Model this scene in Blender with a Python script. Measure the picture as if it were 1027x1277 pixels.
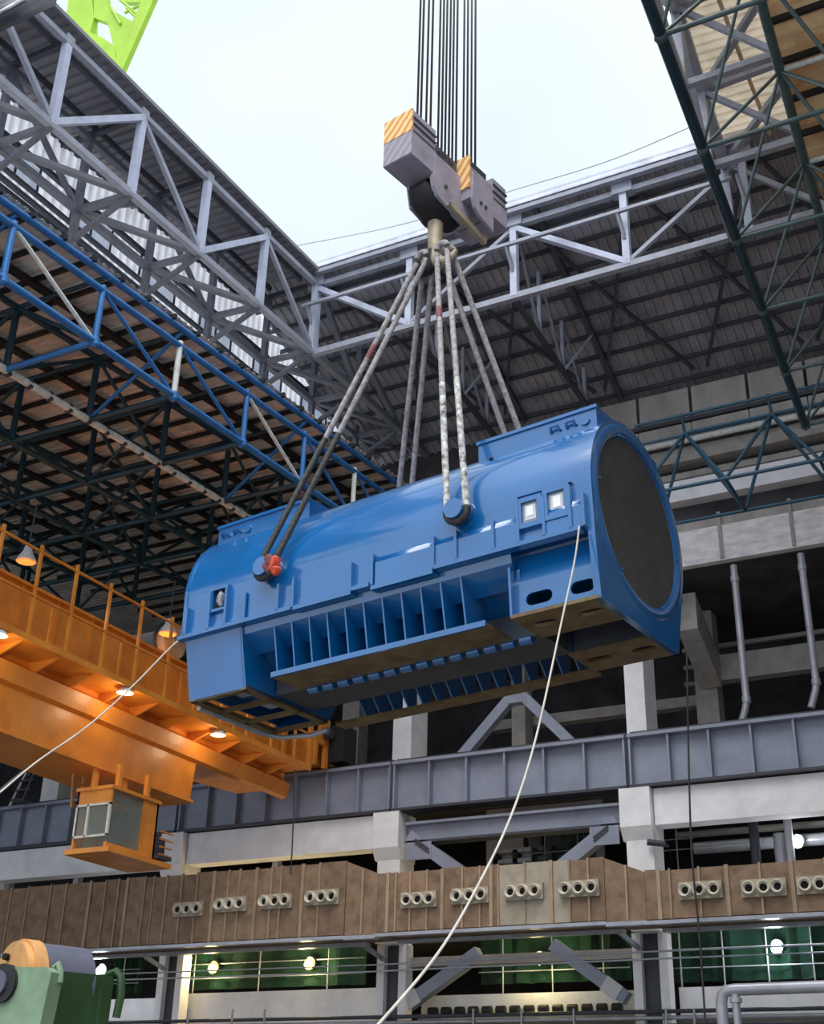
import bpy, math, random
from mathutils import Vector as V, Matrix
random.seed(7)
S = bpy.context.scene
COL = S.collection
for o in list(bpy.data.objects): bpy.data.objects.remove(o)

# ------------------------------------------------------------------ camera
# world: camera at the origin, X along the back wall, Y towards it, Z up, floor at z = -1.7
F_PX, PITCH, ROLL, YAW = 1589.37, 0.458876, 0.0267975, -0.493665
CX, CY = 513.5, 638.5
fw = V((math.sin(YAW)*math.cos(PITCH), math.cos(YAW)*math.cos(PITCH), math.sin(PITCH)))
rt = V((math.cos(YAW), -math.sin(YAW), 0)); up = rt.cross(fw)
R2 = rt*math.cos(ROLL) + up*math.sin(ROLL); U2 = -rt*math.sin(ROLL) + up*math.cos(ROLL)
cam = bpy.data.objects.new('camera', bpy.data.cameras.new('camera')); COL.objects.link(cam)
cam.matrix_world = Matrix(((R2.x, U2.x, -fw.x, 0), (R2.y, U2.y, -fw.y, 0), (R2.z, U2.z, -fw.z, 0), (0, 0, 0, 1)))
cam.data.sensor_fit = 'HORIZONTAL'; cam.data.sensor_width = 36; cam.data.lens = 36*F_PX/1027
cam.data.clip_end = 500
S.camera = cam
# ------------------------------------------------------------------ sky, sun, exposure
w = bpy.data.worlds.new('sky'); S.world = w; w.use_nodes = True
N = w.node_tree; N.nodes.clear()
out = N.nodes.new('ShaderNodeOutputWorld'); bg = N.nodes.new('ShaderNodeBackground')
tc = N.nodes.new('ShaderNodeTexCoord'); nz = N.nodes.new('ShaderNodeTexNoise'); cr = N.nodes.new('ShaderNodeValToRGB')
nz.inputs['Scale'].default_value = 2.3; nz.inputs['Detail'].default_value = 3; nz.inputs['Roughness'].default_value = .45
cr.color_ramp.elements[0].position = .36; cr.color_ramp.elements[0].color = (.61, .70, .90, 1)
cr.color_ramp.elements[1].position = .62; cr.color_ramp.elements[1].color = (.80, .895, .915, 1)
N.links.new(tc.outputs['Generated'], nz.inputs['Vector']); N.links.new(nz.outputs['Fac'], cr.inputs['Fac'])
N.links.new(cr.outputs['Color'], bg.inputs['Color']); bg.inputs['Strength'].default_value = 1.0
N.links.new(bg.outputs['Background'], out.inputs['Surface'])
sun = bpy.data.objects.new('sun', bpy.data.lights.new('sun', 'SUN')); COL.objects.link(sun)
sun.data.energy = 3.1; sun.data.angle = math.radians(65); sun.data.color = (1, .98, .95)
sun.rotation_euler = V((-.12, .42, -.9)).to_track_quat('-Z', 'Y').to_euler(); sun.location = (0, 0, 60)
vs = S.view_settings
vs.view_transform = 'Standard'; vs.look = 'None'; vs.gamma = 1; vs.use_curve_mapping = False; vs.exposure = 0.3

# ------------------------------------------------------------------ helpers
def at(px, py, x=None, y=None, z=None):
    d = R2*((px-CX)/F_PX) - U2*((py-CY)/F_PX) + fw
    t = x/d.x if x is not None else (y/d.y if y is not None else z/d.z)
    return d*t
def lin(c): return tuple(((v/255+.055)/1.055)**2.4 if v/255 > .04045 else v/255/12.92 for v in c)
MATS = {}
def mat(name, rgb, rough=.6, metal=0, var=.12, scale=2.0, rnd=0, bump=0, coat=0, streak=0, dirt=None):
    m = bpy.data.materials.new(name); m.use_nodes = True; t = m.node_tree; b = t.nodes['Principled BSDF']
    c = lin(rgb)
    b.inputs['Roughness'].default_value = rough; b.inputs['Metallic'].default_value = metal
    b.inputs['Coat Weight'].default_value = coat; b.inputs['Coat Roughness'].default_value = .1
    if coat > .9: b.inputs['Coat IOR'].default_value = 1.7
    g = t.nodes.new('ShaderNodeNewGeometry'); n = t.nodes.new('ShaderNodeTexNoise')
    vec = g.outputs['Position']
    if streak:
        mp = t.nodes.new('ShaderNodeMapping'); mp.inputs['Scale'].default_value = (1, 1, 1/streak)
        t.links.new(vec, mp.inputs['Vector']); vec = mp.outputs['Vector']
    t.links.new(vec, n.inputs['Vector']); n.inputs['Scale'].default_value = scale; n.inputs['Detail'].default_value = 5
    n.inputs['Roughness'].default_value = .6
    r = t.nodes.new('ShaderNodeValToRGB'); t.links.new(n.outputs['Fac'], r.inputs['Fac'])
    d = lin(dirt) if dirt else tuple(v*(1-2.2*var) for v in c)
    r.color_ramp.elements[0].position = .3; r.color_ramp.elements[0].color = (*[max(0, v) for v in d], 1)
    r.color_ramp.elements[1].position = .62; r.color_ramp.elements[1].color = (*[min(1, v*(1+var*.6)) for v in c], 1)
    colr = r.outputs['Color']
    if rnd:
        oi = t.nodes.new('ShaderNodeObjectInfo'); hs = t.nodes.new('ShaderNodeHueSaturation')
        mr = t.nodes.new('ShaderNodeMapRange'); mr.inputs[3].default_value = 1-rnd; mr.inputs[4].default_value = 1+rnd
        t.links.new(oi.outputs['Random'], mr.inputs[0]); t.links.new(mr.outputs[0], hs.inputs['Value'])
        t.links.new(colr, hs.inputs['Color']); colr = hs.outputs['Color']
    t.links.new(colr, b.inputs['Base Color'])
    if bump:
        bp = t.nodes.new('ShaderNodeBump'); bp.inputs['Strength'].default_value = bump; bp.inputs['Distance'].default_value = .05
        n2 = t.nodes.new('ShaderNodeTexNoise'); n2.inputs['Scale'].default_value = 14; n2.inputs['Detail'].default_value = 4
        t.links.new(g.outputs['Position'], n2.inputs['Vector']); t.links.new(n2.outputs['Fac'], bp.inputs['Height'])
        t.links.new(bp.outputs['Normal'], b.inputs['Normal'])
    MATS[name] = m; return m
def emit(name, rgb, s):
    m = mat(name, rgb); b = m.node_tree.nodes['Principled BSDF']
    b.inputs['Emission Color'].default_value = (*lin(rgb), 1); b.inputs['Emission Strength'].default_value = s; return m
def glass(name, rgb, alpha=.75):
    m = bpy.data.materials.new(name); m.use_nodes = True; t = m.node_tree; b = t.nodes['Principled BSDF']
    b.inputs['Base Color'].default_value = (*lin(rgb), 1); b.inputs['Roughness'].default_value = .05
    b.inputs['Alpha'].default_value = alpha; MATS[name] = m; return m

mat('stator_blue', (4, 98, 164), .3, var=.06, scale=.8, coat=1.0)
mat('tarp', (70, 68, 70), .9, var=.1, bump=.3)
mat('primer', (112, 98, 62), .45, var=.3, scale=2.2, dirt=(92, 58, 40))
mat('slot_dark', (14, 15, 18), .9)
mat('truss_lit', (186, 192, 212), .45, var=.08)  # paler copy of the truss grey: sky light on posts put into the colour
mat('truss_shaded', (112, 114, 124), .5, var=.12)  # darker copy of the truss grey: shade under the roofs put into the colour
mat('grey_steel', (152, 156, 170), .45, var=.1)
mat('dark_steel', (66, 68, 76), .5, var=.12)
mat('girder_grey', (148, 154, 172), .5, var=.08, scale=1.2)
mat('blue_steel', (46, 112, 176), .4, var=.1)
mat('teal_steel', (26, 58, 70), .45, var=.12)  # near-black because the right chord is backlit: that shade is in the colour
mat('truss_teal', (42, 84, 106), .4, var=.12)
mat('green_steel', (74, 94, 94), .4, var=.15)
mat('white_pipe', (222, 222, 214), .5, var=.12, scale=5)
mat('sheet_grey', (132, 130, 138), .55, var=.14, scale=.8)
mat('sheet_back', (160, 158, 164), .55, var=.16, scale=.8)
mat('sheet_tan', (205, 178, 140), .7, var=.16, scale=.9, dirt=(170, 120, 75))
mat('sheet_left', (222, 216, 208), .7, var=.14, scale=1.2, rnd=.08)
mat('sheet_white', (236, 238, 246), .5, var=.06)
mat('sheet_beige', (226, 212, 190), .7, var=.12, scale=.9)
mat('skylight', (244, 248, 255), .3, var=.03)
mat('orange', (228, 146, 56), .45, var=.1, scale=1.0, coat=.1, dirt=(206, 124, 42))
mat('concrete_white', (246, 245, 248), .8, var=.06, scale=1.2, bump=.15)
mat('concrete_worn', (242, 236, 238), .85, var=.12, scale=1.6, streak=.35, bump=.3)
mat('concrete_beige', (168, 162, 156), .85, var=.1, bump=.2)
mat('concrete_panel', (176, 170, 164), .85, var=.12, scale=1.3, streak=3, bump=.2)
mat('interior_dark', (70, 67, 70), .9, var=.25, scale=.7)  # shade of the deep annex and hall put into the wall colour
mat('floor_concrete', (112, 110, 106), .85, var=.15, bump=.2)
mat('duct_brown', (146, 120, 98), .75, var=.16, scale=2.5, rnd=.12, dirt=(116, 92, 72))
mat('duct_grey', (176, 166, 148), .75, var=.1, scale=2.5)
mat('batten', (172, 150, 122), .6, var=.1, rnd=.1)
mat('ivory', (226, 218, 200), .5, var=.06)
mat('black_hole', (10, 9, 9), .9)
mat('rope_grey', (158, 152, 152), .7, var=.25, scale=9)
mat('rope_greasy', (60, 60, 60), .6, var=.45, scale=14, dirt=(18, 19, 20))
mat('rope_mottled', (200, 200, 196), .7, var=.3, scale=7, dirt=(50, 50, 48))
mat('rope_red', (132, 78, 80), .7, var=.2, scale=9)
mat('wire', (66, 62, 64), .5, metal=.3, var=.2, scale=9)
mat('tag_rope', (204, 198, 188), .9, var=.1)
mat('block_grey', (158, 150, 164), .5, var=.12)
mat('black_rubber', (30, 30, 32), .6, var=.2)
mat('hook_steel', (170, 156, 134), .4, metal=.2, var=.2)
mat('lime', (160, 200, 44), .5, var=.08, scale=.4)
mat('machine_green', (48, 78, 44), .6, var=.15, scale=1.5, dirt=(38, 64, 36))  # darker than the front plate: the side face's shade is in the colour
mat('machine_pale', (122, 146, 120), .6, var=.15, scale=2)
mat('copper', (206, 152, 92), .5, var=.15)
mat('blue_grey', (84, 86, 104), .5, var=.1)
mat('galv', (176, 178, 186), .35, metal=.35, var=.1)
mat('lamp_shade', (206, 208, 212), .35, var=.05)
mat('sign_grey', (200, 200, 204), .5, var=.05)
mat('red_cloth', (232, 92, 64), .8, var=.15)
emit('lamp_warm', (255, 222, 110), 14); emit('lamp_white', (235, 248, 255), 14)
glass('cab_glass', (150, 160, 150), .3)
glass('meter_glass', (168, 176, 186), .7)
# striped paint: yellow/orange stripes on grey
def striped(name, a, b, sc, rot, dist=1.5):
    m = mat(name, a); t = m.node_tree; bs = t.nodes['Principled BSDF']
    g = t.nodes.new('ShaderNodeNewGeometry'); mp = t.nodes.new('ShaderNodeMapping'); mp.inputs['Rotation'].default_value = rot
    wv = t.nodes.new('ShaderNodeTexWave'); wv.inputs['Scale'].default_value = sc; wv.inputs['Distortion'].default_value = dist
    r = t.nodes.new('ShaderNodeValToRGB'); r.color_ramp.elements[0].color = (*lin(a), 1); r.color_ramp.elements[1].color = (*lin(b), 1)
    r.color_ramp.elements[0].position = .4; r.color_ramp.elements[1].position = .6
    t.links.new(g.outputs['Position'], mp.inputs['Vector']); t.links.new(mp.outputs['Vector'], wv.inputs['Vector'])
    t.links.new(wv.outputs['Fac'], r.inputs['Fac']); t.links.new(r.outputs['Color'], bs.inputs['Base Color'])
striped('stripe_yellow', (240, 206, 132), (214, 142, 88), 1.5, (0, -.7, .2), 3)
striped('stripe_grey', (160, 152, 164), (140, 132, 146), 1.5, (0, -.7, .2), 3)
# green safety net: woven, lets part of the light through
def netmat():
    m = mat('green_net', (14, 62, 44), .9, var=.3, scale=.8); t = m.node_tree; b = t.nodes['Principled BSDF']
    g = t.nodes.new('ShaderNodeNewGeometry'); n = t.nodes.new('ShaderNodeTexNoise'); n.inputs['Scale'].default_value = 1.1
    t.links.new(g.outputs['Position'], n.inputs['Vector']); mr = t.nodes.new('ShaderNodeMapRange')
    mr.inputs[1].default_value = .3; mr.inputs[2].default_value = .7; mr.inputs[3].default_value = .55; mr.inputs[4].default_value = .95
    t.links.new(n.outputs['Fac'], mr.inputs[0]); t.links.new(mr.outputs[0], b.inputs['Alpha'])
netmat()

def translucent(name, f):
    # thin plastic cladding: daylight from outside glows through it
    t = MATS[name].node_tree; b = t.nodes['Principled BSDF']; o = t.nodes['Material Output']
    tr = t.nodes.new('ShaderNodeBsdfTranslucent'); mx = t.nodes.new('ShaderNodeMixShader'); mx.inputs[0].default_value = f
    tr.inputs['Color'].default_value = b.inputs['Base Color'].default_value
    t.links.new(b.inputs['Base Color'].links[0].from_socket, tr.inputs['Color'])
    t.links.new(b.outputs[0], mx.inputs[1]); t.links.new(tr.outputs[0], mx.inputs[2]); t.links.new(mx.outputs[0], o.inputs['Surface'])
translucent('sheet_white', .85); translucent('skylight', .75); translucent('sheet_beige', .3); translucent('sheet_tan', .22)

class MB:
    def __init__(s): s.v = []; s.f = []; s.s = []
    def add(s, vs, fs, smooth=False):
        o = len(s.v); s.v += [tuple(p) for p in vs]
        for f in fs: s.f.append(tuple(i+o for i in f)); s.s.append(smooth)
        return s
    def box(s, x0, x1, y0, y1, z0, z1):
        x0, x1 = sorted((x0, x1)); y0, y1 = sorted((y0, y1)); z0, z1 = sorted((z0, z1))
        return s.add([(x, y, z) for z in (z0, z1) for y in (y0, y1) for x in (x0, x1)],
                     [(0, 2, 3, 1), (4, 5, 7, 6), (0, 1, 5, 4), (2, 6, 7, 3), (0, 4, 6, 2), (1, 3, 7, 5)])
    def prism(s, poly, fn, a, b, smooth=None):
        # poly: list of (p, q); fn(p, q, r) -> xyz; extruded from r=a to r=b; smooth: set of smooth side indices
        n = len(poly); vs = [fn(p, q, a) for p, q in poly] + [fn(p, q, b) for p, q in poly]; o = len(s.v); s.v += [tuple(x) for x in vs]
        s.f.append(tuple(o+i for i in range(n))); s.s.append(False)
        s.f.append(tuple(o+n+i for i in reversed(range(n)))); s.s.append(False)
        for i in range(n):
            j = (i+1) % n; s.f.append((o+i, o+n+i, o+n+j, o+j)); s.s.append(bool(smooth and i in smooth))
        return s
    def tube(s, pts, r, n=8, cap=True):
        pts = [V(p) for p in pts]; rs = r if isinstance(r, (list, tuple)) else [r]*len(pts); o = len(s.v)
        prev = None
        for i, p in enumerate(pts):
            d = (pts[min(i+1, len(pts)-1)]-pts[max(i-1, 0)]).normalized()
            a = (prev if prev else (V((0, 0, 1)) if abs(d.z) < .9 else V((1, 0, 0))))
            a = (a-d*a.dot(d)).normalized(); prev = a; b = d.cross(a)
            for k in range(n): q = p+(a*math.cos(2*math.pi*k/n)+b*math.sin(2*math.pi*k/n))*rs[i]; s.v.append(tuple(q))
        for i in range(len(pts)-1):
            for k in range(n):
                k2 = (k+1) % n; s.f.append((o+i*n+k, o+i*n+k2, o+(i+1)*n+k2, o+(i+1)*n+k)); s.s.append(True)
        if cap:
            s.f.append(tuple(o+k for k in reversed(range(n)))); s.s.append(False)
            e = o+(len(pts)-1)*n; s.f.append(tuple(e+k for k in range(n))); s.s.append(False)
        return s
    def mesh(s, name, m):
        me = bpy.data.meshes.new(name); me.from_pydata(s.v, [], s.f)
        me.polygons.foreach_set('use_smooth', s.s); me.materials.append(MATS[m]); me.update()
        import bmesh
        bm = bmesh.new(); bm.from_mesh(me); bmesh.ops.recalc_face_normals(bm, faces=bm.faces)
        for e in bm.edges:
            if len(e.link_faces) == 2 and (e.link_faces[0].smooth != e.link_faces[1].smooth or e.calc_face_angle(0) > .7): e.smooth = False
        bm.to_mesh(me); bm.free()
        return me
ROOTM = {}
def link(name, me, parent=None, M=None, local=False):
    o = bpy.data.objects.new(name, me); COL.objects.link(o)
    M = M if M is not None else Matrix.Identity(4)
    if parent:
        o.parent = parent
        if not local and parent.name in ROOTM: M = ROOTM[parent.name].inverted() @ M
    o.matrix_basis = M
    return o
def tag(o, label, cat, group=None, kind=None):
    o['label'] = label; o['category'] = cat
    if group: o['group'] = group
    if kind: o['kind'] = kind
    return o
def thing(name, label, cat, loc, group=None, rz=0):
    o = bpy.data.objects.new(name, None); COL.objects.link(o); o.empty_display_size = .3
    o.location = loc; o.rotation_euler = (0, 0, rz)
    ROOTM[o.name] = Matrix.Translation(V(loc)) @ Matrix.Rotation(rz, 4, 'Z')
    return tag(o, label, cat, group)
def part(name, mb, m, parent, local=False): return link(name, mb.mesh(name, m), parent, local=local)
def struct(name, mb, m, label=None):
    o = link(name, mb.mesh(name, m)); o['kind'] = 'structure'
    if label: o['label'] = label
    return o
def solo(name, mb, m, label, cat, group=None):   # a thing that is one mesh, its origin moved to its base
    c = [sum(v[i] for v in mb.v)/len(mb.v) for i in (0, 1)]; z = min(v[2] for v in mb.v); b = V((c[0], c[1], z))
    mb.v = [tuple(V(v)-b) for v in mb.v]; o = link(name, mb.mesh(name, m), M=Matrix.Translation(b)); return tag(o, label, cat, group)
UNIT = {}
def unit(kind, m):
    if (kind, m) not in UNIT:
        b = MB()
        if kind == 'cube': b.box(-.5, .5, -.5, .5, 0, 1)
        elif kind == 'cyl': b.tube([(0, 0, 0), (0, 0, 1)], 1, 8)
        UNIT[kind, m] = b.mesh(kind+'_'+m, m)
    return UNIT[kind, m]
def frame(p0, p1, w, h, upv=None):
    p0, p1 = V(p0), V(p1); d = p1-p0; L = d.length; d.normalize()
    u_ = V(upv) if upv else (V((0, 0, 1)) if abs(d.z) < .95 else V((0, 1, 0)))
    a = d.cross(u_).normalized(); b = a.cross(d)
    return Matrix(((a.x*w, b.x*h, d.x*L, p0.x), (a.y*w, b.y*h, d.y*L, p0.y), (a.z*w, b.z*h, d.z*L, p0.z), (0, 0, 0, 1)))
def bar(name, p0, p1, w, h, m, parent, upv=None): return link(name, unit('cube', m), parent, frame(p0, p1, w, h, upv))
def rod(name, p0, p1, r, m, parent): return link(name, unit('cyl', m), parent, frame(p0, p1, r, r))
XZ = lambda p, q, r: (p, r, q)      # polygon in XZ, extruded along Y
YZ = lambda p, q, r: (r, p, q)      # polygon in YZ, extruded along X
XY = lambda p, q, r: (p, q, r)
def sheet(mb, o, u, v, ul, vl, pitch, depth):   # corrugated sheet: ribs run along v
    o, u, v = V(o), V(u).normalized(), V(v).normalized(); n = u.cross(v); k = int(ul/pitch); pr = []
    for i in range(k):
        a = i*pitch; pr += [(a, 0), (a+.55*pitch, 0), (a+.65*pitch, depth), (a+.9*pitch, depth)]
    pr.append((k*pitch, 0)); b = len(mb.v)
    for p, d in pr: q = o+u*p+n*d; mb.v += [tuple(q), tuple(q+v*vl)]
    for i in range(len(pr)-1): mb.f.append((b+2*i, b+2*i+2, b+2*i+3, b+2*i+1)); mb.s.append(False)
    return mb
FL = -1.7
# ================================================================== the setting
struct('floor', MB().box(-62, 26, -14, 56, FL-.3, FL), 'floor_concrete')
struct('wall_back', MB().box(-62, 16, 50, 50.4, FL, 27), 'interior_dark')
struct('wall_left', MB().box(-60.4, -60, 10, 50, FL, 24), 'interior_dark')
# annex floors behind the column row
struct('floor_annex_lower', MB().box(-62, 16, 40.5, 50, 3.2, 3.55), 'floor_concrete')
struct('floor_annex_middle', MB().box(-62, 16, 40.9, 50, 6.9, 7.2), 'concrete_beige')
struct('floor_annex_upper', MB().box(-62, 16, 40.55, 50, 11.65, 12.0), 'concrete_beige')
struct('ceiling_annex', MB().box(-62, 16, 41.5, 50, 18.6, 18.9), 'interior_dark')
# back roof, sloping down from the edge of the opening to the wall
b = MB(); sheet(b, (4, 32.3, 29.3), (-1, 0, 0), (0, 8.9, -3.1), 29.2, 10.2, .34, .07)
CB = struct('ceiling_back', b, 'sheet_back')
# left roof sheet above the grey trusses
b = MB(); sheet(b, (-21.6, 12, 28.35), (0, 1, .035), (-1, 0, .05), 20.6, 3.5, .34, .07)
CL = struct('ceiling_left', b, 'sheet_grey')
# right roof sheet above the grey right-hand truss
b = MB(); sheet(b, (-6.75, 33, 29.2), (.075, -1, 0), (1, .075, 0), 14.6, 16, .34, .07)
CRT = struct('ceiling_right', b, 'sheet_beige')
struct('wall_right', MB().box(11, 11.4, 6, 50, FL, 29), 'concrete_beige')
# white corrugated clerestory wall on the left, with its rails and windows
wl = MB(); sheet(wl, (-25.05, 12, 23.2), (0, 1, .03), (0, 0, 1), 36, 5.0, .36, .08)
wl = struct('wall_clerestory', wl, 'sheet_white')
for z, h in ((25.25, .12), (25.62, .1), (26.75, .16)):
    bar('wall_rail', (-24.85, 12, z-.3), (-24.85, 47, z+.75), .16, h, 'dark_steel', wl)
for i, y in enumerate((19.6, 23.0, 26.4, 29.8, 33.2, 36.6)):
    o = link('window_%d' % (i+1), MB().box(-24.95, -24.9, y, y+1.9, 25.75+.03*(y-20), 26.6+.03*(y-20)).mesh('window', 'skylight')); o['kind'] = 'structure'
    for a in (0, .95, 1.9): bar('window_frame', (-24.88, y+a, 25.75+.03*(y-20)), (-24.88, y+a, 26.6+.03*(y-20)), .06, .06, 'dark_steel', o)
# concrete wall of the upper storey: single panels
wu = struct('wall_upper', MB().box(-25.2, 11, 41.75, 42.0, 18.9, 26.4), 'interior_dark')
xs = [-14.6, -12.4, -10.35, -8.2, -6.1, -4.0, -1.9]
for a, c in zip(xs, xs[1:]):
    part('concrete_panel', MB().box(a+.06, c-.06, 41.1, 41.74, 24.6, 25.9), 'concrete_panel', wu)
    part('concrete_panel', MB().box(a+.02, c-.02, 41.0, 41.74, 23.62, 24.32), 'concrete_panel', wu)
struct('trim_1', MB().box(-15, 6, 40.9, 41.74, 24.36, 24.52), 'dark_steel')
struct('trim_2', MB().box(-15, 6, 41.1, 41.74, 22.8, 23.38), 'concrete_beige')
struct('trim_3', MB().box(-15, 6, 41.4, 41.74, 22.25, 22.5), 'concrete_beige')

# ================================================================== back wall frame
GX = [-40.6, -31.05, -21.68, -12.95, 3.2]
nm = ['behind the orange cab at far left', 'below the orange crane end', 'under the hanging blue stator', 'right of the last white pilaster']
for i in range(4):
    a, c = GX[i]+.05, GX[i+1]-.05
    t = thing('runway_girder', 'grey plate runway girder with upright stiffeners, ' + nm[i], 'girder', (a, 39.6, 10.4), 'crane runway girders')
    part('web', MB().box(a, c, 39.56, 39.64, 10.5, 12.08), 'girder_grey', t)
    part('top_flange', MB().box(a, c, 39.22, 39.98, 12.06, 12.17), 'girder_grey', t)
    part('bottom_flange', MB().box(a, c, 39.25, 39.95, 10.40, 10.49), 'dark_steel', t)
    n = max(2, round((c-a)/1.36)); st = (c-a)/n
    for k in range(n+1):
        x = min(max(a+k*st, a+.05), c-.05)
        part('stiffener', MB().box(x-.035, x+.035, 39.28, 39.56, 10.49, 12.06), 'girder_grey', t)
    part('crane_rail', MB().box(a, c, 39.55, 39.67, 12.17, 12.32), 'dark_steel', t)
PX = [(-40.9, 'leftmost, behind the stair rails'), (-31.1, 'beside the orange crane cab'), (-21.8, 'in the middle under the blue stator'), (-12.74, 'right of the steel knee brace')]
for x, l in PX:
    t = thing('concrete_pilaster', 'white concrete pilaster with stepped bracket, ' + l, 'pilaster', (x, 39.9, FL), 'wall pilasters')
    part('shaft', MB().box(x-.42, x+.46, 39.45, 40.5, 6.0, 9.0), 'concrete_white', t)
    part('bracket', MB().prism([(39.45, 8.75), (39.2, 9.15), (39.2, 10.38), (40.5, 10.38), (40.5, 8.75)], YZ, x-.52, x+.5), 'concrete_white', t)
    for s in (-1, 1): part('flange', MB().box(x+s*.42-.14, x+s*.42+.14, 39.9, 40.4, FL, 6.0), 'concrete_white', t)
    part('steel_core', MB().box(x-.28, x+.28, 40.15, 40.3, FL, 6.0), 'dark_steel', t)
    bar('gusset', (x-.3, 40.0, 5.5), (x-.75, 39.0, 6.0), .1, .14, 'girder_grey', t)
for a, c, l in ((-40.4, -31.66, 'left bay behind the crane cab'), (-30.55, -22.36, 'bay under the orange crane end'), (-12.2, 2, 'right bay beneath the grey girder')):
    solo('concrete_beam', MB().box(a, c, 39.5, 40.2, 9.2, 10.36), 'concrete_white', 'long white concrete beam in the ' + l, 'beam', 'white concrete beams')
# middle bay: steel transfer beam with knee braces
t = thing('steel_beam', 'blue-grey steel beam with knee braces between two white pilasters', 'beam', (-17.3, 39.9, 9.3))
part('web', MB().box(-21.2, -13.3, 39.75, 39.85, 9.35, 9.95), 'girder_grey', t)
part('top_flange', MB().box(-21.2, -13.3, 39.5, 40.1, 9.93, 10.02), 'girder_grey', t)
part('bottom_flange', MB().box(-21.2, -13.3, 39.5, 40.1, 9.28, 9.37), 'dark_steel', t)
for s, x0, x1 in ((1, -21.15, -18.9), (-1, -13.4, -15.6)):
    ka, kb = (at(512, 1043, y=39.7), at(592, 1100, y=39.7)) if s > 0 else (at(771, 1025, y=39.7), at(688, 1092, y=39.7))
    bar('knee_brace', ka, kb, .4, .42, 'girder_grey', t)
    part('end_plate', MB().box(min(x0, x0+s*1.0), max(x0, x0+s*1.0), 39.48, 39.52, 8.7, 9.3), 'girder_grey', t)
    for q in (.28, .5): bar('splice_bolt_strip', ka.lerp(kb, .12)+V((0, -.23, q*.5-.22)), ka.lerp(kb, .34)+V((0, -.23, q*.5-.22)), .05, .07, 'dark_steel', t)
# chevron brace above the girder
t = thing('chevron_brace', 'inverted V steel brace standing on girder beneath the stator', 'brace', (-17.4, 41, 12.1))
for x0, x1 in ((-20.3, -17.55), (-14.9, -17.45)): bar('leg', (x0, 41, 12.0), (x1, 41, 14.75), .36, .36, 'girder_grey', t)
part('apex_plate', MB().box(-17.9, -17.1, 40.8, 41.2, 14.3, 14.8), 'girder_grey', t)
# upper white columns
for x0, x1, zt, l in ((-22.62, -21.84, 19, 'below the blue ribs of the stator'), (-13.46, -12.76, 19, 'below the right foot of the stator'), (-39.9, -38.96, 18.6, 'far left above the cab')):
    solo('white_column', MB().box(x0, x1, 41.0, 42.3, 12.0, zt), 'concrete_white', 'white concrete column standing on the grey girder ' + l, 'column', 'upper white columns')
for px, l in (((425, 446), 'left of the middle white column'), ((638, 655), 'inside the inverted V brace'), ((872, 900), 'at the foot of the sloping haunch')):
    p, q = at(px[0], 930, y=45.5), at(px[1], 930, y=45.5)
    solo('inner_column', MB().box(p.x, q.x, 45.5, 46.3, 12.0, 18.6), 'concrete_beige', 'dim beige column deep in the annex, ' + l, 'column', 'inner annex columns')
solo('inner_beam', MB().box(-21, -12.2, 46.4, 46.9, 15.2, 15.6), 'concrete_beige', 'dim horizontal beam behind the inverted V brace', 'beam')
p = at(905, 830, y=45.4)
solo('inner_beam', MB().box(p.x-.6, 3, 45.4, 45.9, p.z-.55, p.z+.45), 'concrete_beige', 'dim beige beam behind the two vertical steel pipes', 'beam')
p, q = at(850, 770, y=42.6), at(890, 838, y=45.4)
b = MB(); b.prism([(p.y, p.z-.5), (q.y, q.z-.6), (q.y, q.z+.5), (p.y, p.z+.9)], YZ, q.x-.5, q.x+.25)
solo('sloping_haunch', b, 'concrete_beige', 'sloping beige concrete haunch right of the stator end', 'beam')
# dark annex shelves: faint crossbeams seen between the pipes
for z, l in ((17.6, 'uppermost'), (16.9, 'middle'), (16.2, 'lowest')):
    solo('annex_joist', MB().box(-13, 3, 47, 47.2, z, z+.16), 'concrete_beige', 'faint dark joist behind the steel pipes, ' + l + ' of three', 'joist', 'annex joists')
# upper beams on the right
for a, z0, z1, m, y0, l in ((-14.6, 18.64, 20.0, 'concrete_worn', 41.2, 'thick worn white concrete beam above the two steel pipes'), (-14.6, 21.26, 22.08, 'concrete_white', 41.2, 'clean white concrete beam behind the green truss')):
    t = solo('upper_beam', MB().box(a, 4, y0, 41.74, z0, z1), m, l, 'beam')
solo('ledge_panel', MB().box(-14.6, 4, 41.3, 41.74, 20.02, 20.45), 'concrete_panel', 'thin hatched concrete ledge on top of the worn beam', 'ledge')
for x in (-9.7, -7.2):
    solo('beam_clip', MB().box(x-.06, x+.06, 41.12, 41.19, 18.7, 20.5), 'concrete_panel', 'narrow upright strip across the worn white beam, %s' % ('nearer the stator' if x < -8 else 'nearer the frame edge'), 'strip', 'beam strips')
solo('wall_pipe', MB().tube([(-14.6, 40.75, 23.45), (4, 40.75, 23.45)], .11, 10), 'white_pipe', 'long white pipe running along the upper concrete ledge', 'pipe')
for (px, py), (qx, qy), l in (((915, 712), (931, 880), 'nearer the stator'), ((996, 698), (1021, 858), 'near the right frame edge')):
    p, q = at(px, py, y=40.3), at(qx, qy, y=40.3)
    x = (p.x+q.x)/2
    t = thing('drain_pipe', 'tall galvanised drain pipe with bent foot, ' + l, 'pipe', (x, 40.3, 12.2), 'steel drain pipes')
    part('pipe', MB().tube([(x, 40.3, p.z+.2), (x, 40.3, q.z+.15), (x-.06, 40.3, q.z-.1), (x-.25, 40.3, q.z-.6)], .12, 12), 'galv', t)
    part('collar', MB().tube([(x, 40.3, q.z+.1), (x, 40.3, q.z+.3)], .15, 12), 'galv', t)
    part('collar', MB().tube([(x, 40.3, p.z-.4), (x, 40.3, p.z-.2)], .15, 12), 'galv', t)
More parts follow.
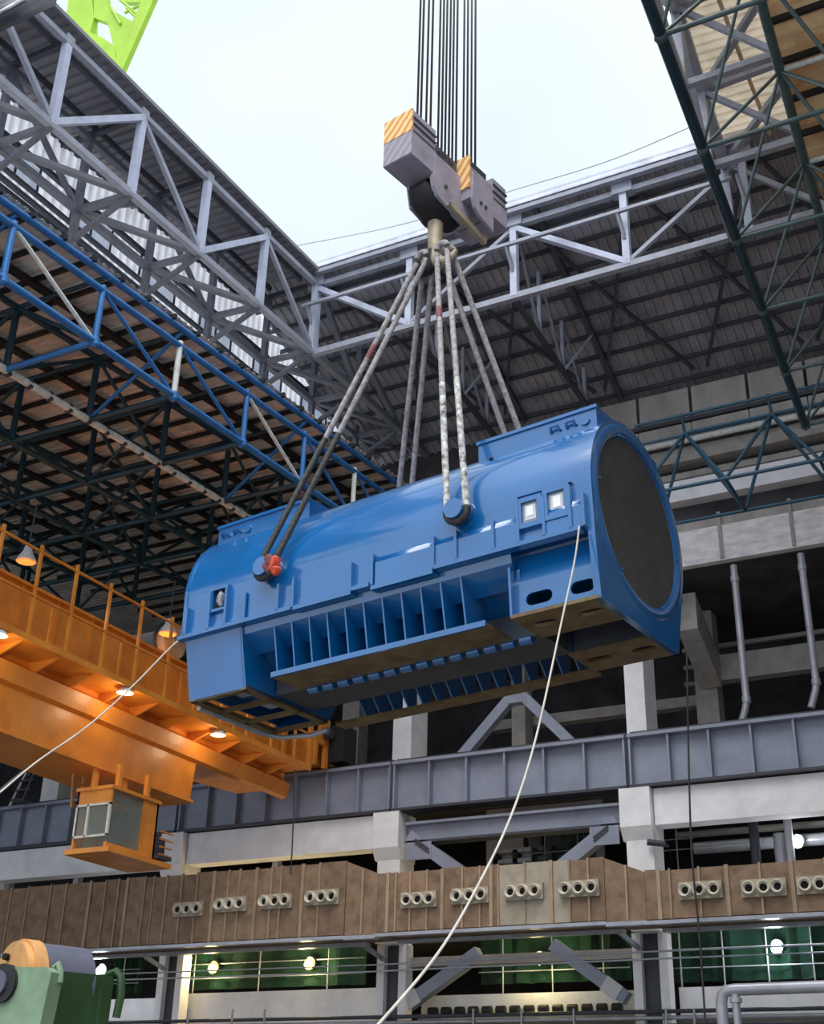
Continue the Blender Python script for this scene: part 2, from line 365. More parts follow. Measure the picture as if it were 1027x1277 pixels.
#@@DUCT
# ================================================================== brown air duct along the wall
def dx(px): return at(px, 1125, y=36.5).x
def duct(name_l, edges, thick, zb, zt, plates, grey=None):
    x0, x1 = dx(edges[0]), dx(edges[-1])
    t = thing('air_duct', 'long brown boarded air duct section ' + name_l, 'duct', ((x0+x1)/2, 37.3, zb), 'air duct sections')
    part('body', MB().box(x0, x1, 36.56, 38.2, zb, zt), 'duct_brown', t)
    for a, c in zip(edges, edges[1:]):
        g = grey and grey[0] <= a < grey[1]
        part('panel', MB().box(dx(a)+.015, dx(c)-.015, 36.49-random.random()*.03, 36.58, zb+.02, zt+random.uniform(-.02, .05)), 'duct_grey' if g else 'duct_brown', t)
    for e in edges[1:-1]:
        r = .055 if e in thick else .028; x = dx(e)
        part('batten', MB().box(x-r, x+r, 36.42, 36.5, zb, zt+.04), 'batten', t)
    part('support_rail', MB().box(x0, x1, 36.42, 36.7, zb-.12, zb-.02), 'galv', t)
    part('support_rail', MB().box(x0, x1, 37.9, 38.2, zb-.12, zb-.02), 'galv', t)
    for (px, py) in plates:
        c = at(px, py, y=36.4); wd = .62
        p = part('nozzle_plate', MB().box(c.x-wd, c.x+wd, 36.36, 36.46, c.z-.24, c.z+.24), 'duct_grey', t)
        for k in (-1, 0, 1):
            x = c.x+k*.4; b = MB(); n = 16; yaw = random.uniform(-.25, .25)
            prof = [(.2, 0), (.2, -.10), (.165, -.16), (.12, -.12), (.1, -.03)]
            for r, d in prof:
                b.v += [(x+r*math.cos(6.2832*i/n)+yaw*d, 36.36+d, c.z+r*math.sin(6.2832*i/n)) for i in range(n)]
            for j in range(len(prof)-1):
                for i in range(n): b.f.append((j*n+i, j*n+(i+1) % n, (j+1)*n+(i+1) % n, (j+1)*n+i)); b.s.append(True)
            nz_ = part('nozzle', b, 'ivory', p)
            b = MB(); b.tube([(x, 36.345, c.z), (x, 36.30, c.z)], .1, 14); part('nozzle_bore', b, 'black_hole', p)
duct('at left with four nozzle plates beside the crane cab', [-10, 14, 35, 63, 82, 112, 131, 147, 158, 180, 191, 207, 226, 245, 266, 284, 298, 319, 338, 350, 377, 398, 431], (112, 158, 266, 319, 377), 5.85, 8.15,
     [(235, 1134), (288, 1128), (344, 1124), (402, 1119)])
duct('in the middle with one grey panel', [470, 484, 494, 512, 533, 552, 577, 599, 613, 622, 655, 688, 711, 735, 755], (484, 552, 613, 688), 5.87, 7.66,
     [(522, 1122), (586, 1117), (653, 1112), (722, 1108)], (620, 690))
duct('at right beyond the last white pilaster', [805, 823, 837, 874, 909, 951, 991, 1034, 1080, 1130, 1190, 1260], (823, 909, 991), 5.82, 7.18,
     [(873, 1110), (952, 1107), (1022, 1103)])
for a, c, z0, z1, l in ((431, 470, 8.15, 7.66, 'left pilaster in the middle'), (755, 805, 7.66, 7.18, 'right pilaster')):
    t = thing('duct_reducer', 'tapering brown duct piece joining two duct sections at the ' + l, 'duct', (dx(a), 37.3, 5.85))
    part('body', MB().prism([(dx(a), 5.84), (dx(c), 5.84), (dx(c), z1), (dx(a), z0)], XZ, 36.5, 38.2), 'duct_brown', t)
    f = (dx(a)*.45+dx(c)*.55)
    part('batten', MB().box(f-.03, f+.03, 36.42, 36.5, 5.84, (z0+z1)/2-.02), 'batten', t)
    part('support_rail', MB().box(dx(a), dx(c), 36.42, 36.7, 5.7, 5.82), 'galv', t)

# ================================================================== middle level behind the duct
# pale store room wall with shelf seen through the middle bay
solo('store_partition', MB().box(-20.6, -15.9, 45, 45.15, 7.2, 11.6), 'concrete_white', 'pale partition wall seen under the steel beam', 'partition')
t = thing('equipment_rack', 'white cable tray rack against the pale partition', 'rack', (-18, 44.8, 7.2))
for z in (9.42, 9.8): part('shelf', MB().box(-20.2, -16.8, 44.5, 44.95, z, z+.14), 'concrete_white', t)
for x in (-20, -19.2, -18.4, -17.6, -16.9): part('upright', MB().box(x-.1, x+.1, 44.5, 44.9, 7.2, 9.9), 'dark_steel', t)
for x in (-18.9, -18.2): part('hanger', MB().box(x-.07, x+.07, 44.8, 44.95, 10.05, 11.3), 'dark_steel', t)
def net(px0, py0, px1, py1, y, l, posts=3):
    p, q = at(px0, py1, y=y), at(px1, py0, y=y); q2 = at(px0, py0, y=y)
    t = thing('safety_net', l, 'net', ((p.x+q.x)/2, y, p.z), 'green safety nets')
    b = MB(); n = 24; z0, z1 = p.z, max(q.z, q2.z)
    for i in range(n+1):
        x = p.x+(q.x-p.x)*i/n; d = .12*math.sin(i*1.7)+.06*math.sin(i*4.1)
        b.v += [(x, y+d, z0), (x, y+d*.5, z1)]
    for i in range(n): b.f.append((2*i, 2*i+2, 2*i+3, 2*i+1)); b.s.append(True)
    part('mesh', b, 'green_net', t)
    for k in range(posts):
        x = p.x+(q.x-p.x)*(k+.5)/posts; rod('post', (x, y-.2, 3.55 if z0 < 6 else 7.2), (x, y-.2, z1), .025, 'galv', t)
    for k in (.25, .6): rod('rail', (p.x, y-.2, z0+(z1-z0)*k), (q.x, y-.2, z0+(z1-z0)*k), .022, 'galv', t)
net(205, 1186, 458, 1236, 41.3, 'green safety net below the left duct with two warm lamps')
net(600, 1172, 786, 1228, 42.0, 'green safety net in the middle bay behind sloping brace')
net(826, 1160, 1040, 1226, 41.3, 'green safety net below the right duct', 4)
net(136, 1192, 180, 1240, 41.3, 'small dark green net beside the green machine', 1)
net(825, 1035, 866, 1072, 43, 'small green net above the right duct', 1)
net(662, 1018, 742, 1082, 44, 'dark green net under the steel beam', 2)
# parapets
for a, c, z0, z1, y, l in ((-35.2, -31.9, 3.5, 4.6, 40.6, 'behind the green machine'), (-31.0, -22.6, 3.55, 4.72, 40.6, 'under the left safety net'), (-21.4, -13.4, 3.55, 4.5, 41.4, 'in the middle bay under the net'), (-12.1, 2, 3.45, 4.45, 40.6, 'under the right safety net')):
    solo('parapet', MB().box(a, c, y, y+.2, z0, z1), 'concrete_white', 'low white parapet wall ' + l, 'parapet', 'white parapets')
# lower brace legs in the middle bay
for (a, b_), (c, d), l in (((598, 1188), (496, 1262), 'left'), ((690, 1178), (782, 1246), 'right')):
    p, q = at(a, b_, y=40.4), at(c, d, y=40.4)
    t = thing('lower_brace', 'sloping grey steel brace under the middle duct, %s of the pair' % l, 'brace', q, 'lower braces')
    bar('beam', p, q, .42, .4, 'girder_grey', t); e = p+(q-p)*.72
    bar('splice_plate', e+V((0, -.22, 0)), e+(q-p)*.2+V((0, -.22, 0)), .04, .5, 'sign_grey', t)
solo('lintel_beam', MB().box(-21.3, -13.4, 40.2, 40.7, 5.3, 5.6), 'concrete_beige', 'pale steel lintel just below the middle duct', 'beam')
# pipes at the bottom of the frame
t = thing('bottom_railing', 'low pipe railing along the bottom edge of the wall', 'railing', (-17, 39.6, 2.9))
for i, z in enumerate((3.28, 3.5, 3.68)): rod('rail', (-36, 39.6, z), (2, 39.6, z), .06, 'galv' if i == 1 else 'dark_steel', t)
for px in (235, 290, 330, 590, 650, 715, 830, 865):
    p = at(px, 1262, y=39.5); rod('post', (p.x, 39.5, 2.9), (p.x, 39.5, p.z+.1), .04, 'galv', t)
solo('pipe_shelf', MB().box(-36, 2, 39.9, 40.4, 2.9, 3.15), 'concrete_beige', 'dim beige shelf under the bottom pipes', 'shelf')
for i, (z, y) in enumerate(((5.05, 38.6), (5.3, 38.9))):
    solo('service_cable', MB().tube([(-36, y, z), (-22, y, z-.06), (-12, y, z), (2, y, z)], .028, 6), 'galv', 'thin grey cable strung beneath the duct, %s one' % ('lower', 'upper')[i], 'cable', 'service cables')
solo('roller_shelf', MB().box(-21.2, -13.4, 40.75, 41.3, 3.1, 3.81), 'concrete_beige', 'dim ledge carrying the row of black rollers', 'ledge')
for k in range(14):
    x = -20.9+k*.5
    solo('roller', MB().tube([(x, 41.0, 3.95), (x+.3, 41.0, 3.95)], .14, 10), 'black_rubber', 'small black roller in the row under the middle parapet', 'roller', 'rollers under the middle parapet')
# right bay services between white beam and duct
p = at(866, 1062, y=42.2)
solo('service_pipe', MB().tube([(p.x, 42.2, p.z+.1), (3, 42.2, p.z+.1)], .2, 12), 'galv', 'thick silver horizontal pipe above the right duct', 'pipe')
solo('service_pipe', MB().tube([(p.x-.8, 43, p.z+.75), (3, 43, p.z+.75)], .12, 12), 'concrete_beige', 'thinner beige pipe above the thick silver pipe', 'pipe')
for px, py0, py1, r, m, l in ((971, 1040, 1078, .2, 'galv', 'short fat'), (980, 1012, 1078, .13, 'sign_grey', 'long slim'), (938, 1022, 1078, .16, 'dark_steel', 'dark')):
    p = at(px, py0, y=41.2); q = at(px, py1, y=41.2)
    solo('riser_pipe', MB().tube([(p.x, 41.2, 7.2), (p.x, 41.2, p.z)], r, 12), m, l + ' upright pipe above the right duct', 'pipe', 'riser pipes')
for px, l in ((16, 'far left'), (100, 'left of the cab foot'), (346, 'left of the middle pilaster')):
    p = at(px, 1085, y=40.4); solo('duct_hanger', MB().box(p.x-.12, p.x+.12, 40.2, 40.5, p.z-.8, p.z+.9), 'galv', 'short grey hanger post above the duct, ' + l, 'hanger', 'duct hangers')
solo('security_camera', MB().tube([(-11.9, 39.7, 8.55), (-11.9, 39.35, 8.55), (-12.4, 39.2, 8.62)], [.05, .09, .11], 10), 'dark_steel', 'small dark camera on a bracket beside the right pilaster', 'camera')
# wall lamps
def lamp(px, py, y, m, e, colr, l):
    p = at(px, py, y=y); t = thing('wall_lamp', l, 'lamp', p, 'lower level lamps')
    b = MB(); n = 12
    for j in range(7):
        a = -math.pi/2+math.pi*j/6; b.v += [(p.x+.17*math.cos(a)*math.cos(6.2832*i/n), p.y+.17*math.cos(a)*math.sin(6.2832*i/n), p.z+.17*math.sin(a)) for i in range(n)]
    for j in range(6):
        for i in range(n): b.f.append((j*n+i, j*n+(i+1) % n, (j+1)*n+(i+1) % n, (j+1)*n+i)); b.s.append(True)
    part('bulb', b, m, t)
    part('housing', MB().tube([(p.x, p.y+.1, p.z+.1), (p.x, p.y+.45, p.z+.25)], [.2, .1], 10), 'dark_steel', t)
    ld = bpy.data.lights.new('lamp_light', 'POINT'); ld.energy = e; ld.color = colr; ld.shadow_soft_size = .2
    o = bpy.data.objects.new('lamp_light', ld); COL.objects.link(o); o.parent = t; o.location = (0, -.25, 0)
lamp(265, 1208, 40.9, 'lamp_warm', 110, (1, .78, .4), 'warm yellow lamp in front of the left green net')
lamp(385, 1203, 40.9, 'lamp_warm', 150, (1, .8, .42), 'brightest warm lamp, right of the other on left net')
lamp(672, 1197, 41.2, 'lamp_warm', 110, (1, .85, .4), 'yellow lamp in the middle bay below the duct')
lamp(968, 1183, 40.9, 'lamp_white', 90, (.9, .96, 1), 'white floodlight in front of the right green net')
lamp(994, 1051, 41.6, 'lamp_white', 60, (.9, .96, 1), 'small white lamp among pipes above the right duct')
lamp(125, 1211, 39.2, 'lamp_white', 60, (.95, .98, 1), 'small white lamp just right of the green machine')
#@@CRANE
# ================================================================== orange bridge crane
def gx(px, py, x=-24.3): return at(px, py, x=x)
t = thing('bridge_crane', 'orange overhead bridge crane girder with railed walkway at left', 'crane', (-26.4, 28, 9.7))
CR = t
Y0 = 15.0
part('box_girder', MB().prism([(Y0, 9.7), (32.95, 9.7), (33.1, 11.0), (38.3, 11.35), (38.4, 13.95), (Y0, 13.95)], YZ, -27.6, -25.6), 'orange', t)
part('bottom_flange', MB().box(-27.75, -25.45, Y0, 32.95, 9.62, 9.72), 'orange', t)
part('girder_band', MB().prism([(-25.6, 10.95), (-25.42, 11.02), (-25.3, 11.5), (-25.6, 11.7)], XZ, Y0, 38.3), 'orange', t)  # invented proud profile, its face angled to catch light as a bright band
part('top_flange', MB().box(-27.75, -25.45, Y0, 38.4, 13.93, 14.02), 'orange', t)
part('walkway', MB().box(-25.6, -24.3, Y0, 38.0, 11.84, 11.92), 'orange', t)
part('edge_angle', MB().box(-24.34, -24.26, Y0, 38.0, 11.8, 11.98), 'orange', t)
for k in range(15):
    y = 16.2+k*1.48
    part('bracket', MB().prism([(-25.6, 11.84), (-24.5, 11.84), (-25.6, 11.45)], XZ, y, y+.07), 'orange', t)
    part('post', MB().box(-24.36, -24.28, y-.04, y+.04, 11.9, 14.62 if y < 31.5 else 13.3), 'orange', t)
    part('web_stiffener', MB().box(-25.6, -25.52, y+.7, y+.76, 12.0, 13.93), 'orange', t)
    if k % 2: part('thin_post', MB().box(-24.34, -24.3, y+.72, y+.77, 11.9, 13.0), 'orange', t)
rod('handrail', (-24.32, Y0, 14.42), (-24.32, 31.3, 14.42), .045, 'orange', t)
rod('midrail', (-24.32, Y0, 13.1), (-24.32, 38, 13.1), .045, 'orange', t)
part('end_post', MB().box(-24.4, -24.25, 37.85, 38.0, 11.9, 13.5), 'orange', t)
# end bracket on the rail
t2 = part('end_carriage', MB().box(-27.8, -24.6, 38.9, 40.1, 12.3, 13.4), 'orange', t)
part('bracket_frame', MB().prism([(38.1, 12.1), (38.25, 12.1), (38.3, 12.9), (38.8, 12.9), (38.8, 12.1), (39.0, 12.1), (39.05, 13.9), (38.6, 14.0), (38.4, 13.4), (38.1, 13.3)], YZ, -24.35, -24.2), 'orange', t)
part('buffer', MB().box(-24.2, -23.55, 39.0, 39.9, 12.35, 13.7), 'black_rubber', t)
part('motor', MB().tube([(-24.3, 38.7, 13.3), (-23.9, 38.7, 13.3)], .18, 12), 'dark_steel', t)
def disclamp(p, l, name='walkway_lamp'):
    t = thing(name, l, 'lamp', p, 'lamps under the crane walkway')
    part('shade', MB().tube([p+V((0, 0, .02)), p+V((0, 0, -.1)), p+V((0, 0, -.18))], [.08, .22, .26], 12), 'lamp_shade', t)
    part('diffuser', MB().tube([p+V((0, 0, -.16)), p+V((0, 0, -.2))], .2, 12), 'ivory', t)
    ld = bpy.data.lights.new('lamp_light', 'POINT'); ld.energy = 40; ld.color = (1, .78, .5); ld.shadow_soft_size = .25
    o = bpy.data.objects.new('lamp_light', ld); COL.objects.link(o); o.parent = t; o.location = (0, 0, -.45)
for y, l in ((22.7, 'at the left frame edge'), (27.9, 'in the middle beside the tag line'), (32.6, 'near the crane end')): disclamp(V((-24.45, y, 11.84)), 'round lamp under the orange walkway ' + l)
# cab
c0 = gx(141, 982, -24.5); zt, zb = 8.95, 7.18; x1, x0 = -24.5, -25.75; y0, y1 = 27.95, 30.1
t = thing('crane_cab', 'orange operator cab with large windows hanging beneath the crane', 'cab', ((x0+x1)/2, (y0+y1)/2, zb))
part('roof', MB().box(x0-.05, x1+.05, y0-.05, y1+.05, zt-.1, zt), 'orange', t)
part('front_fascia', MB().box(x0, x1, y0, y0+.08, zt-.52, zt-.1), 'orange', t)
part('rear_wall', MB().box(x0, x1, y1-.08, y1, zb, zt-.1), 'orange', t)
part('left_wall', MB().box(x0, x0+.06, y0, y1, zb, zt-.1), 'orange', t)
part('side_panel', MB().box(x1-.08, x1, y0+1.45, y1, zb, zt-.1), 'orange', t)
part('side_sill', MB().box(x1-.08, x1, y0, y0+1.45, zb, zb+.16), 'orange', t)
part('cab_floor', MB().box(x0-.1, x1+.25, y0-.15, y1+.55, zb-.14, zb), 'orange', t)
part('window', MB().box(x0+.05, x1-.05, y0+.02, y0+.05, zb+.36, zt-.52), 'cab_glass', t)
part('window', MB().box(x1-.06, x1-.03, y0+.05, y0+1.45, zb+.16, zt-.1), 'cab_glass', t)
part('lower_pane', MB().prism([(y0, zb+.36), (y0+.03, zb+.36), (y0+.25, zb), (y0+.2, zb)], YZ, x0+.05, x1-.05), 'cab_glass', t)
for x in (x0+.03, x0+.45, x1-.03): part('mullion', MB().box(x-.03, x+.03, y0-.02, y0+.06, zb+.34, zt-.5), 'white_pipe', t)
for z in (zb+.36, zt-.52): part('mullion', MB().box(x0, x1, y0-.02, y0+.06, z-.03, z+.03), 'white_pipe', t)
part('seat', MB().prism([(28.6, 7.2), (29.2, 7.2), (29.25, 8.5), (29.1, 8.5), (29.0, 7.75), (28.6, 7.7)], YZ, -25.4, -24.9), 'blue_grey', t)
part('bright_backing', MB().box(x0+.08, x1-.1, y1-.14, y1-.09, zb, zt-.15), 'ivory', t)  # pale plate added behind the glass to make the front window bright
part('control_desk', MB().box(-25.65, -25.45, 28.3, 29.2, 7.2, 7.95), 'machine_pale', t)
for x in (-25.6, -24.7):
    for y in (28.4, 29.7): part('hanger', MB().box(x-.07, x+.07, y-.07, y+.07, zt, 9.66), 'orange', t)
part('rear_platform', MB().box(x1-.6, x1+.2, y1, y1+.6, zb+.1, zb+.2), 'dark_steel', t)
for k in range(4): part('rear_rung', MB().box(x1+.12, x1+.18, y1+.05, y1+.6, zb+.2+k*.22, zb+.24+k*.22), 'orange', t)
part('rear_locker', MB().box(x1-.5, x1-.02, y1+.02, y1+.5, zb+.2, zb+.75), 'dark_steel', t)
# access ladder
p = at(92, 958, x=-26.6); q = at(103, 990, x=-26.6)
t = thing('access_ladder', 'small rust red ladder between the crane and its cab', 'ladder', q)
for d in (0, .45): bar('stile', V((-26.6, p.y+d, p.z+.2)), V((-26.6, p.y+d+.15, q.z-.5)), .06, .1, 'copper', t)
for k in range(6): z = q.z-.4+k*.32; bar('rung', (-26.6, p.y+.1, z), (-26.6, p.y+.55, z), .04, .05, 'copper', t)
# stair rails at the far left on the girder
t = thing('stair_rail', 'dark steel stair with pale rails far left above girder', 'stair', at(20, 1000, y=39))
for (a, b_), (c, d), r, m in (((12, 1005), (45, 940), .06, 'galv'), ((28, 1000), (50, 945), .06, 'dark_steel'), ((0, 985), (45, 948), .05, 'galv'), ((43, 938), (36, 968), .06, 'dark_steel')):
    rod('rail', at(a, b_, y=38.6), at(c, d, y=38.6), r, m, t)
for k in range(5): p = at(14+6*k, 1000-12*k, y=38.6); part('tread', MB().box(p.x, p.x+.8, 38.5, 39.0, p.z, p.z+.08), 'dark_steel', t)
# cable reel and pendant lamps behind the rail
p = at(208, 802, x=-27.2)
t = thing('cable_reel', 'round grey cable reel behind the orange railing', 'reel', p)
part('drum', MB().tube([p+V((0, 0, .0)), p+V((.35, 0, 0))], .62, 24), 'duct_grey', t)
part('rim', MB().tube([p+V((-.04, 0, 0)), p+V((.04, 0, 0))], .72, 24), 'dark_steel', t)
part('hub', MB().tube([p+V((.35, 0, 0)), p+V((.45, 0, 0))], .15, 12), 'galv', t)
for px, py, l in ((34, 692, 'left, over the second rail post'), (210, 783, 'right, in front of the cable reel')):
    p = at(px, py, x=-25.95 if px > 100 else -26.6); t = thing('pendant_lamp', 'silver bell pendant lamp %s' % l, 'lamp', p, 'pendant lamps')
    part('shade', MB().tube([p+V((0, 0, .3)), p+V((0, 0, .12)), p+V((0, 0, -.18)), p+V((0, 0, -.22))], [.1, .14, .3, .3], 14), 'lamp_shade', t)
    rod('stem', p+V((0, 0, .25)), p+V((.05, 0, 1.7)), .025, 'dark_steel', t)
    part('lens', MB().tube([p+V((0, 0, -.2)), p+V((0, 0, -.24))], .26, 14), 'ivory', t)
    ld = bpy.data.lights.new('lamp_light', 'SPOT'); ld.spot_size = 2.5; ld.spot_blend = .6; ld.energy = 450; ld.color = (1, .76, .48); ld.shadow_soft_size = .25
    o = bpy.data.objects.new('lamp_light', ld); COL.objects.link(o); o.parent = t; o.location = (0, 0, -.3)
#@@ROOF
# ================================================================== left grey roof trusses
def zt(y): return 28.62+.04*(y-32.5)
def zb(y): return 25.63+.05*(y-32.5)
NY = [12.1+3.4*k for k in range(7)]
def roof_z(y): return 29.3-.348*(y-32.3)-.25
T = thing('roof_truss', 'long grey steel roof truss along the left edge of the opening', 'truss', (-21.8, 12.1, 24.6), 'grey roof trusses')
X1, X2 = -21.8, -23.9
for a, c in zip(NY, NY[1:]):
    bar('top_chord', (X1, a, zt(a)), (X1, c, zt(c)), .18, .18, 'grey_steel', T)
    bar('bottom_chord', (X1, a, zb(a)), (X1, c, zb(c)), .2, .2, 'grey_steel', T)
for k, y in enumerate(NY):
    bar('post', (X1, y, zb(y)), (X1, y, zt(y)), .22, .22, 'truss_lit', T)
    part('node_plate', MB().box(X1-.05, X1+.12, y-.16, y+.16, zt(y)-.12, zt(y)+.2), 'grey_steel', T)
    if k < 6:
        y2 = NY[k+1]
        if k % 2 == 0: bar('diagonal', (X1, y, zb(y)+.1), (X1, y2, zt(y2)-.1), .24, .2, 'truss_lit', T)
        else: bar('diagonal', (X1, y, zt(y)-.1), (X1, y2, zb(y2)+.1), .14, .16, 'grey_steel', T)
T = thing('roof_truss', 'second grey roof truss behind the left edge truss, before the white corrugated wall', 'truss', (X2, 12.1, 23.6), 'grey roof trusses')
NY2 = NY + [35.9, 39.3, 42.7]
for k, (a, c) in enumerate(zip(NY2, NY2[1:])):
    bar('bottom_chord', (X2, a, zb(a)+.15), (X2, c, zb(c)+.15), .2, .22, 'truss_shaded', T)
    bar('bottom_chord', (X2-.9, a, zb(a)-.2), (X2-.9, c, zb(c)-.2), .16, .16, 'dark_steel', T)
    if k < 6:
        bar('top_chord', (X2, a, zt(a)-.1), (X2, c, zt(c)-.1), .2, .2, 'truss_shaded', T)
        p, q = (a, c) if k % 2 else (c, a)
        bar('diagonal', (X2, p, zb(p)+.2), (X2, q, zt(q)-.2), .14, .16, 'truss_shaded', T)
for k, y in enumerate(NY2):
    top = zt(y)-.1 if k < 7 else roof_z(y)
    bar('post', (X2, y, zb(y)-1.15), (X2, y, max(top, zb(y)+.4)), .2, .2, 'truss_shaded', T)
    bar('foot_brace', (X2, y, zb(y)-1.0), (X1, y, zb(y)-.05), .14, .14, 'truss_shaded', T)
    bar('tie', (X1, y, zb(y)), (X2, y, zb(y)+.15), .16, .18, 'truss_shaded', T)
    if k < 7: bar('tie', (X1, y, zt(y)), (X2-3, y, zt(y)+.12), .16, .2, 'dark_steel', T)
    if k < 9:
        y2 = NY2[k+1]; bar('lacing', (X2, y, zb(y)+.15), (X1, y2, zb(y2)), .2, .16, 'truss_shaded', T)
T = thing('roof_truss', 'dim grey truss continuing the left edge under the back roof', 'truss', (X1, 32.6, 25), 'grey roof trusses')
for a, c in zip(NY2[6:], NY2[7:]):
    bar('bottom_chord', (X1, a, zb(a)), (X1, c, min(zb(c), 25.9)), .24, .24, 'truss_shaded', T)
    bar('diagonal', (X1, a, roof_z(a)-.1), (X1, c, min(zb(c), 25.9)), .2, .2, 'truss_shaded', T)
    if c < 40: bar('post', (X1, c, 25.6), (X1, c, roof_z(c)), .22, .22, 'truss_shaded', T)
# purlins under the left roof
for k in range(6):
    x = -22.3-k*1.35
    part('purlin', MB().prism([(12.2, zt(12.2)+.1), (32.2, zt(32.2)+.1), (32.2, zt(32.2)+.28), (12.2, zt(12.2)+.28)], YZ, x-.05, x+.05), 'dark_steel', CL)
solo('eave_trim', MB().prism([(12, 28.3), (32.5, 29.0), (32.5, 29.14), (12, 28.44)], YZ, -21.66, -21.55), 'sheet_grey', 'grey metal edge strip of the left roof against the sky', 'trim')
# dark boom corner at the top left
p, q = at(-20, 30, x=-20.6), at(62, -8, x=-20.6)
solo('roof_cross_beam', MB().tube([p, q], .32, 4), 'dark_steel', 'dark beam end crossing the top left corner', 'beam')
p, q = at(-8, 20, x=-20.3), at(34, -4, x=-20.3)
solo('cross_beam_rail', MB().tube([p, q], .05, 8), 'galv', 'thin pale rail on the dark corner beam', 'rail')

# ================================================================== back truss across the opening
T = thing('roof_truss', 'pale steel truss across the back edge of the roof opening', 'truss', (-14, 32.6, 25.5), 'grey roof trusses')
NX = [-21.8, -17.87, -13.83, -9.86, -5.9]
for i, (a, c) in enumerate(zip(NX, NX[1:])):
    bar('bottom_chord', (a, 32.6, 25.6), (c, 32.6, 25.6), .22, .22, 'grey_steel', T)
    bar('top_chord', (a, 32.6, 28.62), (c, 32.6, 28.62), .2, .2, 'grey_steel', T)
    if i % 2 == 0: bar('diagonal', (a, 32.6, 28.5), (c, 32.6, 25.7), .26, .2, 'truss_lit', T)
    else: bar('diagonal', (a, 32.6, 25.7), (c, 32.6, 28.5), .14, .14, 'grey_steel', T)
for x in NX:
    bar('post', (x, 32.6, 25.6), (x, 32.6, 28.65), .24, .24, 'truss_lit', T)
    part('node_plate', MB().box(x-.35, x+.35, 32.42, 32.78, 28.5, 29.0), 'grey_steel', T)
    bar('bracket', (x, 32.5, 26.6), (x-.12, 32.15, 27.55), .1, .12, 'grey_steel', T)
bar('guard_rail', (-22.15, 32.15, 27.5), (-6.2, 32.15, 27.5), .12, .12, 'grey_steel', T)
for z, y, h, m, l in ((29.27, 32.2, .1, 'sheet_white', 'upper'), (28.98, 32.3, .16, 'grey_steel', 'lower')):
    solo('eave_gutter', MB().box(-21.7, -5.5, y-.1, y+.1, z-h/2, z+h/2), m, 'long pale eave strip along the back roof edge, %s of two' % l, 'gutter', 'back eave strips')
# cross trusses running to the wall under the back roof
for x, l in ((-17.87, 'the one behind the slings'), (-13.83, 'the one above the right stator end')):
    T = thing('cross_truss', 'dark truss under the back roof, ' + l, 'truss', (x, 37, 25), 'back roof cross trusses')
    bar('bottom_chord', (x, 32.7, 25.5), (x, 40.8, 24.9), .16, .18, 'dark_steel', T)
    bar('rafter', (x+.9, 32.4, roof_z(32.4)-.1), (x+.9, 40.9, roof_z(40.9)-.1), .16, .24, 'dark_steel', T)
    for y in (34.8, 37.0, 39.2):
        bar('post', (x, y, 25.5-.074*(y-32.7)), (x, y, roof_z(y)-.05), .13, .13, 'grey_steel', T)
        bar('diagonal', (x, y, 25.5-.074*(y-32.7)), (x, y-2.0, roof_z(y-2)-.05), .11, .11, 'truss_shaded', T)
    bar('strut', (x, 37, 25.2), (x+.9, 37.8, roof_z(37.8)-.1), .1, .1, 'grey_steel', T)
for k in range(9):
    y = 33.2+k*.95; z = roof_z(y)+.02
    part('purlin', MB().box(-25.1, 3.5, y-.05, y+.05, z-.1, z+.06), 'dark_steel', CB)
for i, (x0, x1) in enumerate(((-21.5, -17.9), (-17.6, -13.8), (-13.4, -9.9), (-9.4, -5.9), (-5.4, -1.9))):
    for a, c in ((x0, x1), (x1, x0)): bar('bracing_rod', (a, 33, roof_z(33)-.15), (c, 40.3, roof_z(40.3)-.15), .12, .12, 'dark_steel', CB)

# ================================================================== right grey truss under the tan roof
T = thing('roof_truss', 'grey truss along the right edge of the opening behind green tubes', 'truss', (-6.2, 26, 25.5), 'grey roof trusses')
def xr(y): return -6.45+.07*(32.6-y)
NR = [32.6-3.4*k for k in range(5)]
for k, (a, c) in enumerate(zip(NR, NR[1:])):
    bar('bottom_chord', (xr(a), a, 25.6), (xr(c), c, 25.6), .26, .24, 'grey_steel', T)
    bar('top_chord', (xr(a), a, 28.55), (xr(c), c, 28.55), .34, .3, 'grey_steel', T)
    bar('tie', (xr(a), a, 25.6), (-1, a, 25.6), .2, .2, 'grey_steel', T)
    bar('tie', (xr(a), a, 28.55), (-1, a, 28.8), .2, .24, 'grey_steel', T)
    bar('lacing', (xr(a), a, 28.5), (-3, c, 28.7), .2, .2, 'grey_steel', T)
    bar('post', (xr(a), a, 25.6), (xr(a), a, 28.5), .24, .24, 'grey_steel', T)
    p, q = (a, c) if k % 2 else (c, a)
    bar('diagonal', (xr(p), p, 25.7), (xr(q), q, 28.4), .16, .16, 'grey_steel', T)
    bar('inner_chord', (-3.4, a, 25.6), (-3.4, c, 25.6), .2, .2, 'grey_steel', T)
    bar('diagonal', (-3.4, a, 25.6), (xr(a), a, 28.5), .16, .16, 'grey_steel', T)
for k in range(6):
    x = -4.9+k*1.2; part('purlin', MB().box(x-.05, x+.05, 18.4, 32.4, 28.92, 29.08), 'sheet_beige', CRT)

